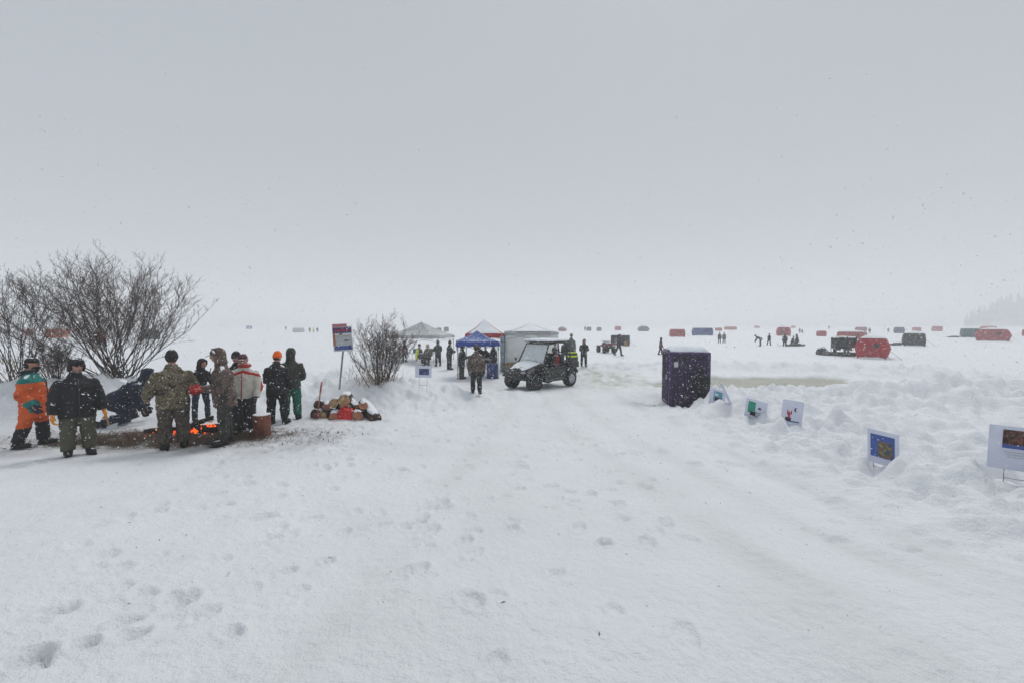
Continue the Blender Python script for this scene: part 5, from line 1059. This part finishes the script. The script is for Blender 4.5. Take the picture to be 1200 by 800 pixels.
person('right one of three figures right of the white shelter', 372, 389.7, 383.3, jacket='charcoal', trousers='black', hatm='black', **kw)

# ------------------------------------------------------------------ far wood on the right
def shore(edge, Y): return -1.1 + min(30, max(0, edge) * 18) * max(0, min(1, (Y - 430) / 66))
b = MB(); b.grid(lambda u, v: ((430 + 90 * v) * (1.10 + .62 * u), 430 + 90 * v, shore((1.10 + .62 * u - 1.13) / .14, 430 + 90 * v) - .05), 40, 14)
tag(b.build('wooded_shore', mat('shore_snow', (.5, .52, .53), .9, var=.2, vscale=.2, bump=0), None), 'snowy slope under the far wood on the right', kind='structure')
b = MB(); rr = random.Random(9)
for i in range(190):
    Y = rr.uniform(440, 495); x = Y * (1.13 + rr.uniform(0, .55)); edge = (x / Y - 1.13) / .14; hgt = rr.uniform(16, 40) * min(1, .5 + .4 * max(0, edge)); base = shore(edge, Y) - .4
    b.tube([(x, Y, base - .5), (x, Y, base + hgt * .95)], [.25, .05], 4, False)
    n = 9
    for j in range(n):
        z = base + hgt * (.12 + .86 * j / n); rad_ = hgt * .19 * (1 - j / n)**.8 + .25; m = 7; vs = [(x, Y, z + hgt * .11)]
        for q_ in range(m): a = 2 * math.pi * q_ / m + rr.random() * .6; r_ = rad_ * rr.uniform(.6, 1.15); vs.append((x + r_ * math.cos(a), Y + r_ * math.sin(a), z - rr.uniform(0, .06) * hgt))
        b.add(vs, [(0, 1 + q_, 1 + (q_ + 1) % m) for q_ in range(m)])
o = b.build('far_wood', mat('snowy_conifer', (.08, .09, .09), .9, var=.3, vscale=.3, bump=0, dust=.45), None, False); tag(o, 'dim snowy conifer wood on the right shore, almost lost in snowfall', kind='stuff')

# ------------------------------------------------------------------ falling snow
def falling_snow(n, seed):
    rs = np.random.RandomState(seed)
    # even density per cubic metre in the air over the slope and the near ice
    y = 14.5 * rs.rand(n * 4)**.55 + 1.0; x = (rs.rand(n * 4) * 2 - 1) * 17; m = np.abs(x) < 1.45 * y + 1.2; x, y = x[m][:n], y[m][:n]; n = len(x)
    z = H(x, y, False) + rs.rand(n) * 3.6 + .02
    keep = (np.sqrt(x**2 + y**2 + (z - CAMZ)**2) > 2.8); x, y, z = x[keep], y[keep], z[keep]; n = len(x)
    sz = (rs.gamma(4, .0008, n) + .0012)
    a = rs.rand(n, 3) - .5; a[:, 2] -= .35; a[:, 0] += .25; a /= np.linalg.norm(a, axis=1)[:, None]; q = rs.rand(n, 3) - .5; bq = np.cross(a, q); bq /= np.linalg.norm(bq, axis=1)[:, None]; cq = np.cross(a, bq)
    P = np.stack([x, y, z], 1); s1 = sz[:, None]
    V_ = np.stack([P + a * s1 * 1.9, P - a * s1 * 1.9, P + bq * s1, P - bq * s1 * .9 + a * s1 * .4, P + cq * s1 * .8, P - cq * s1 * .7], 1).reshape(-1, 3)
    f = np.array([(0, 2, 4), (2, 1, 4), (1, 3, 4), (3, 0, 4), (2, 0, 5), (1, 2, 5), (3, 1, 5), (0, 3, 5)]); Fq = (np.arange(n)[:, None, None] * 6 + f[None]).reshape(-1, 3)
    me = bpy.data.meshes.new('falling_snow'); me.vertices.add(len(V_)); me.vertices.foreach_set('co', V_.ravel()); me.loops.add(Fq.size); me.loops.foreach_set('vertex_index', Fq.ravel().astype(np.int32))
    me.polygons.add(len(Fq)); me.polygons.foreach_set('loop_start', np.arange(0, Fq.size, 3, dtype=np.int32)); me.update()
    fm = bpy.data.materials.new('snowflake'); fm.use_nodes = True; ft = fm.node_tree; ft.nodes.clear()          # thin ice lets light through
    d1 = ft.nodes.new('ShaderNodeBsdfDiffuse'); d2 = ft.nodes.new('ShaderNodeBsdfTranslucent'); mx_ = ft.nodes.new('ShaderNodeMixShader'); om = ft.nodes.new('ShaderNodeOutputMaterial')
    d1.inputs[0].default_value = d2.inputs[0].default_value = (.95, .96, .97, 1); ft.links.new(d1.outputs[0], mx_.inputs[1]); ft.links.new(d2.outputs[0], mx_.inputs[2]); ft.links.new(mx_.outputs[0], om.inputs[0])
    me.materials.append(fm); o = bpy.data.objects.new('falling_snow', me); COL.objects.link(o)
    tag(o, 'snowflakes drifting down through the air', kind='stuff')
falling_snow(60000, 3)

# ------------------------------------------------------------------ haze of falling snow
b = MB(); b.box((0, 500, 32.0), (2700, 3600, 72.0)); hz = b.build('haze', None, None, False); hz.data.materials.clear()
hm = bpy.data.materials.new('snow_haze'); hm.use_nodes = True; t = hm.node_tree; t.nodes.clear(); pv = t.nodes.new('ShaderNodeVolumePrincipled'); ou = t.nodes.new('ShaderNodeOutputMaterial')
pv.inputs['Color'].default_value = (.975, .98, .985, 1); pv.inputs['Density'].default_value = .0028; pv.inputs['Anisotropy'].default_value = .2
t.links.new(pv.outputs[0], ou.inputs['Volume']); hz.data.materials.append(hm); tag(hz, 'grey haze of falling snow over the lake', kind='stuff')
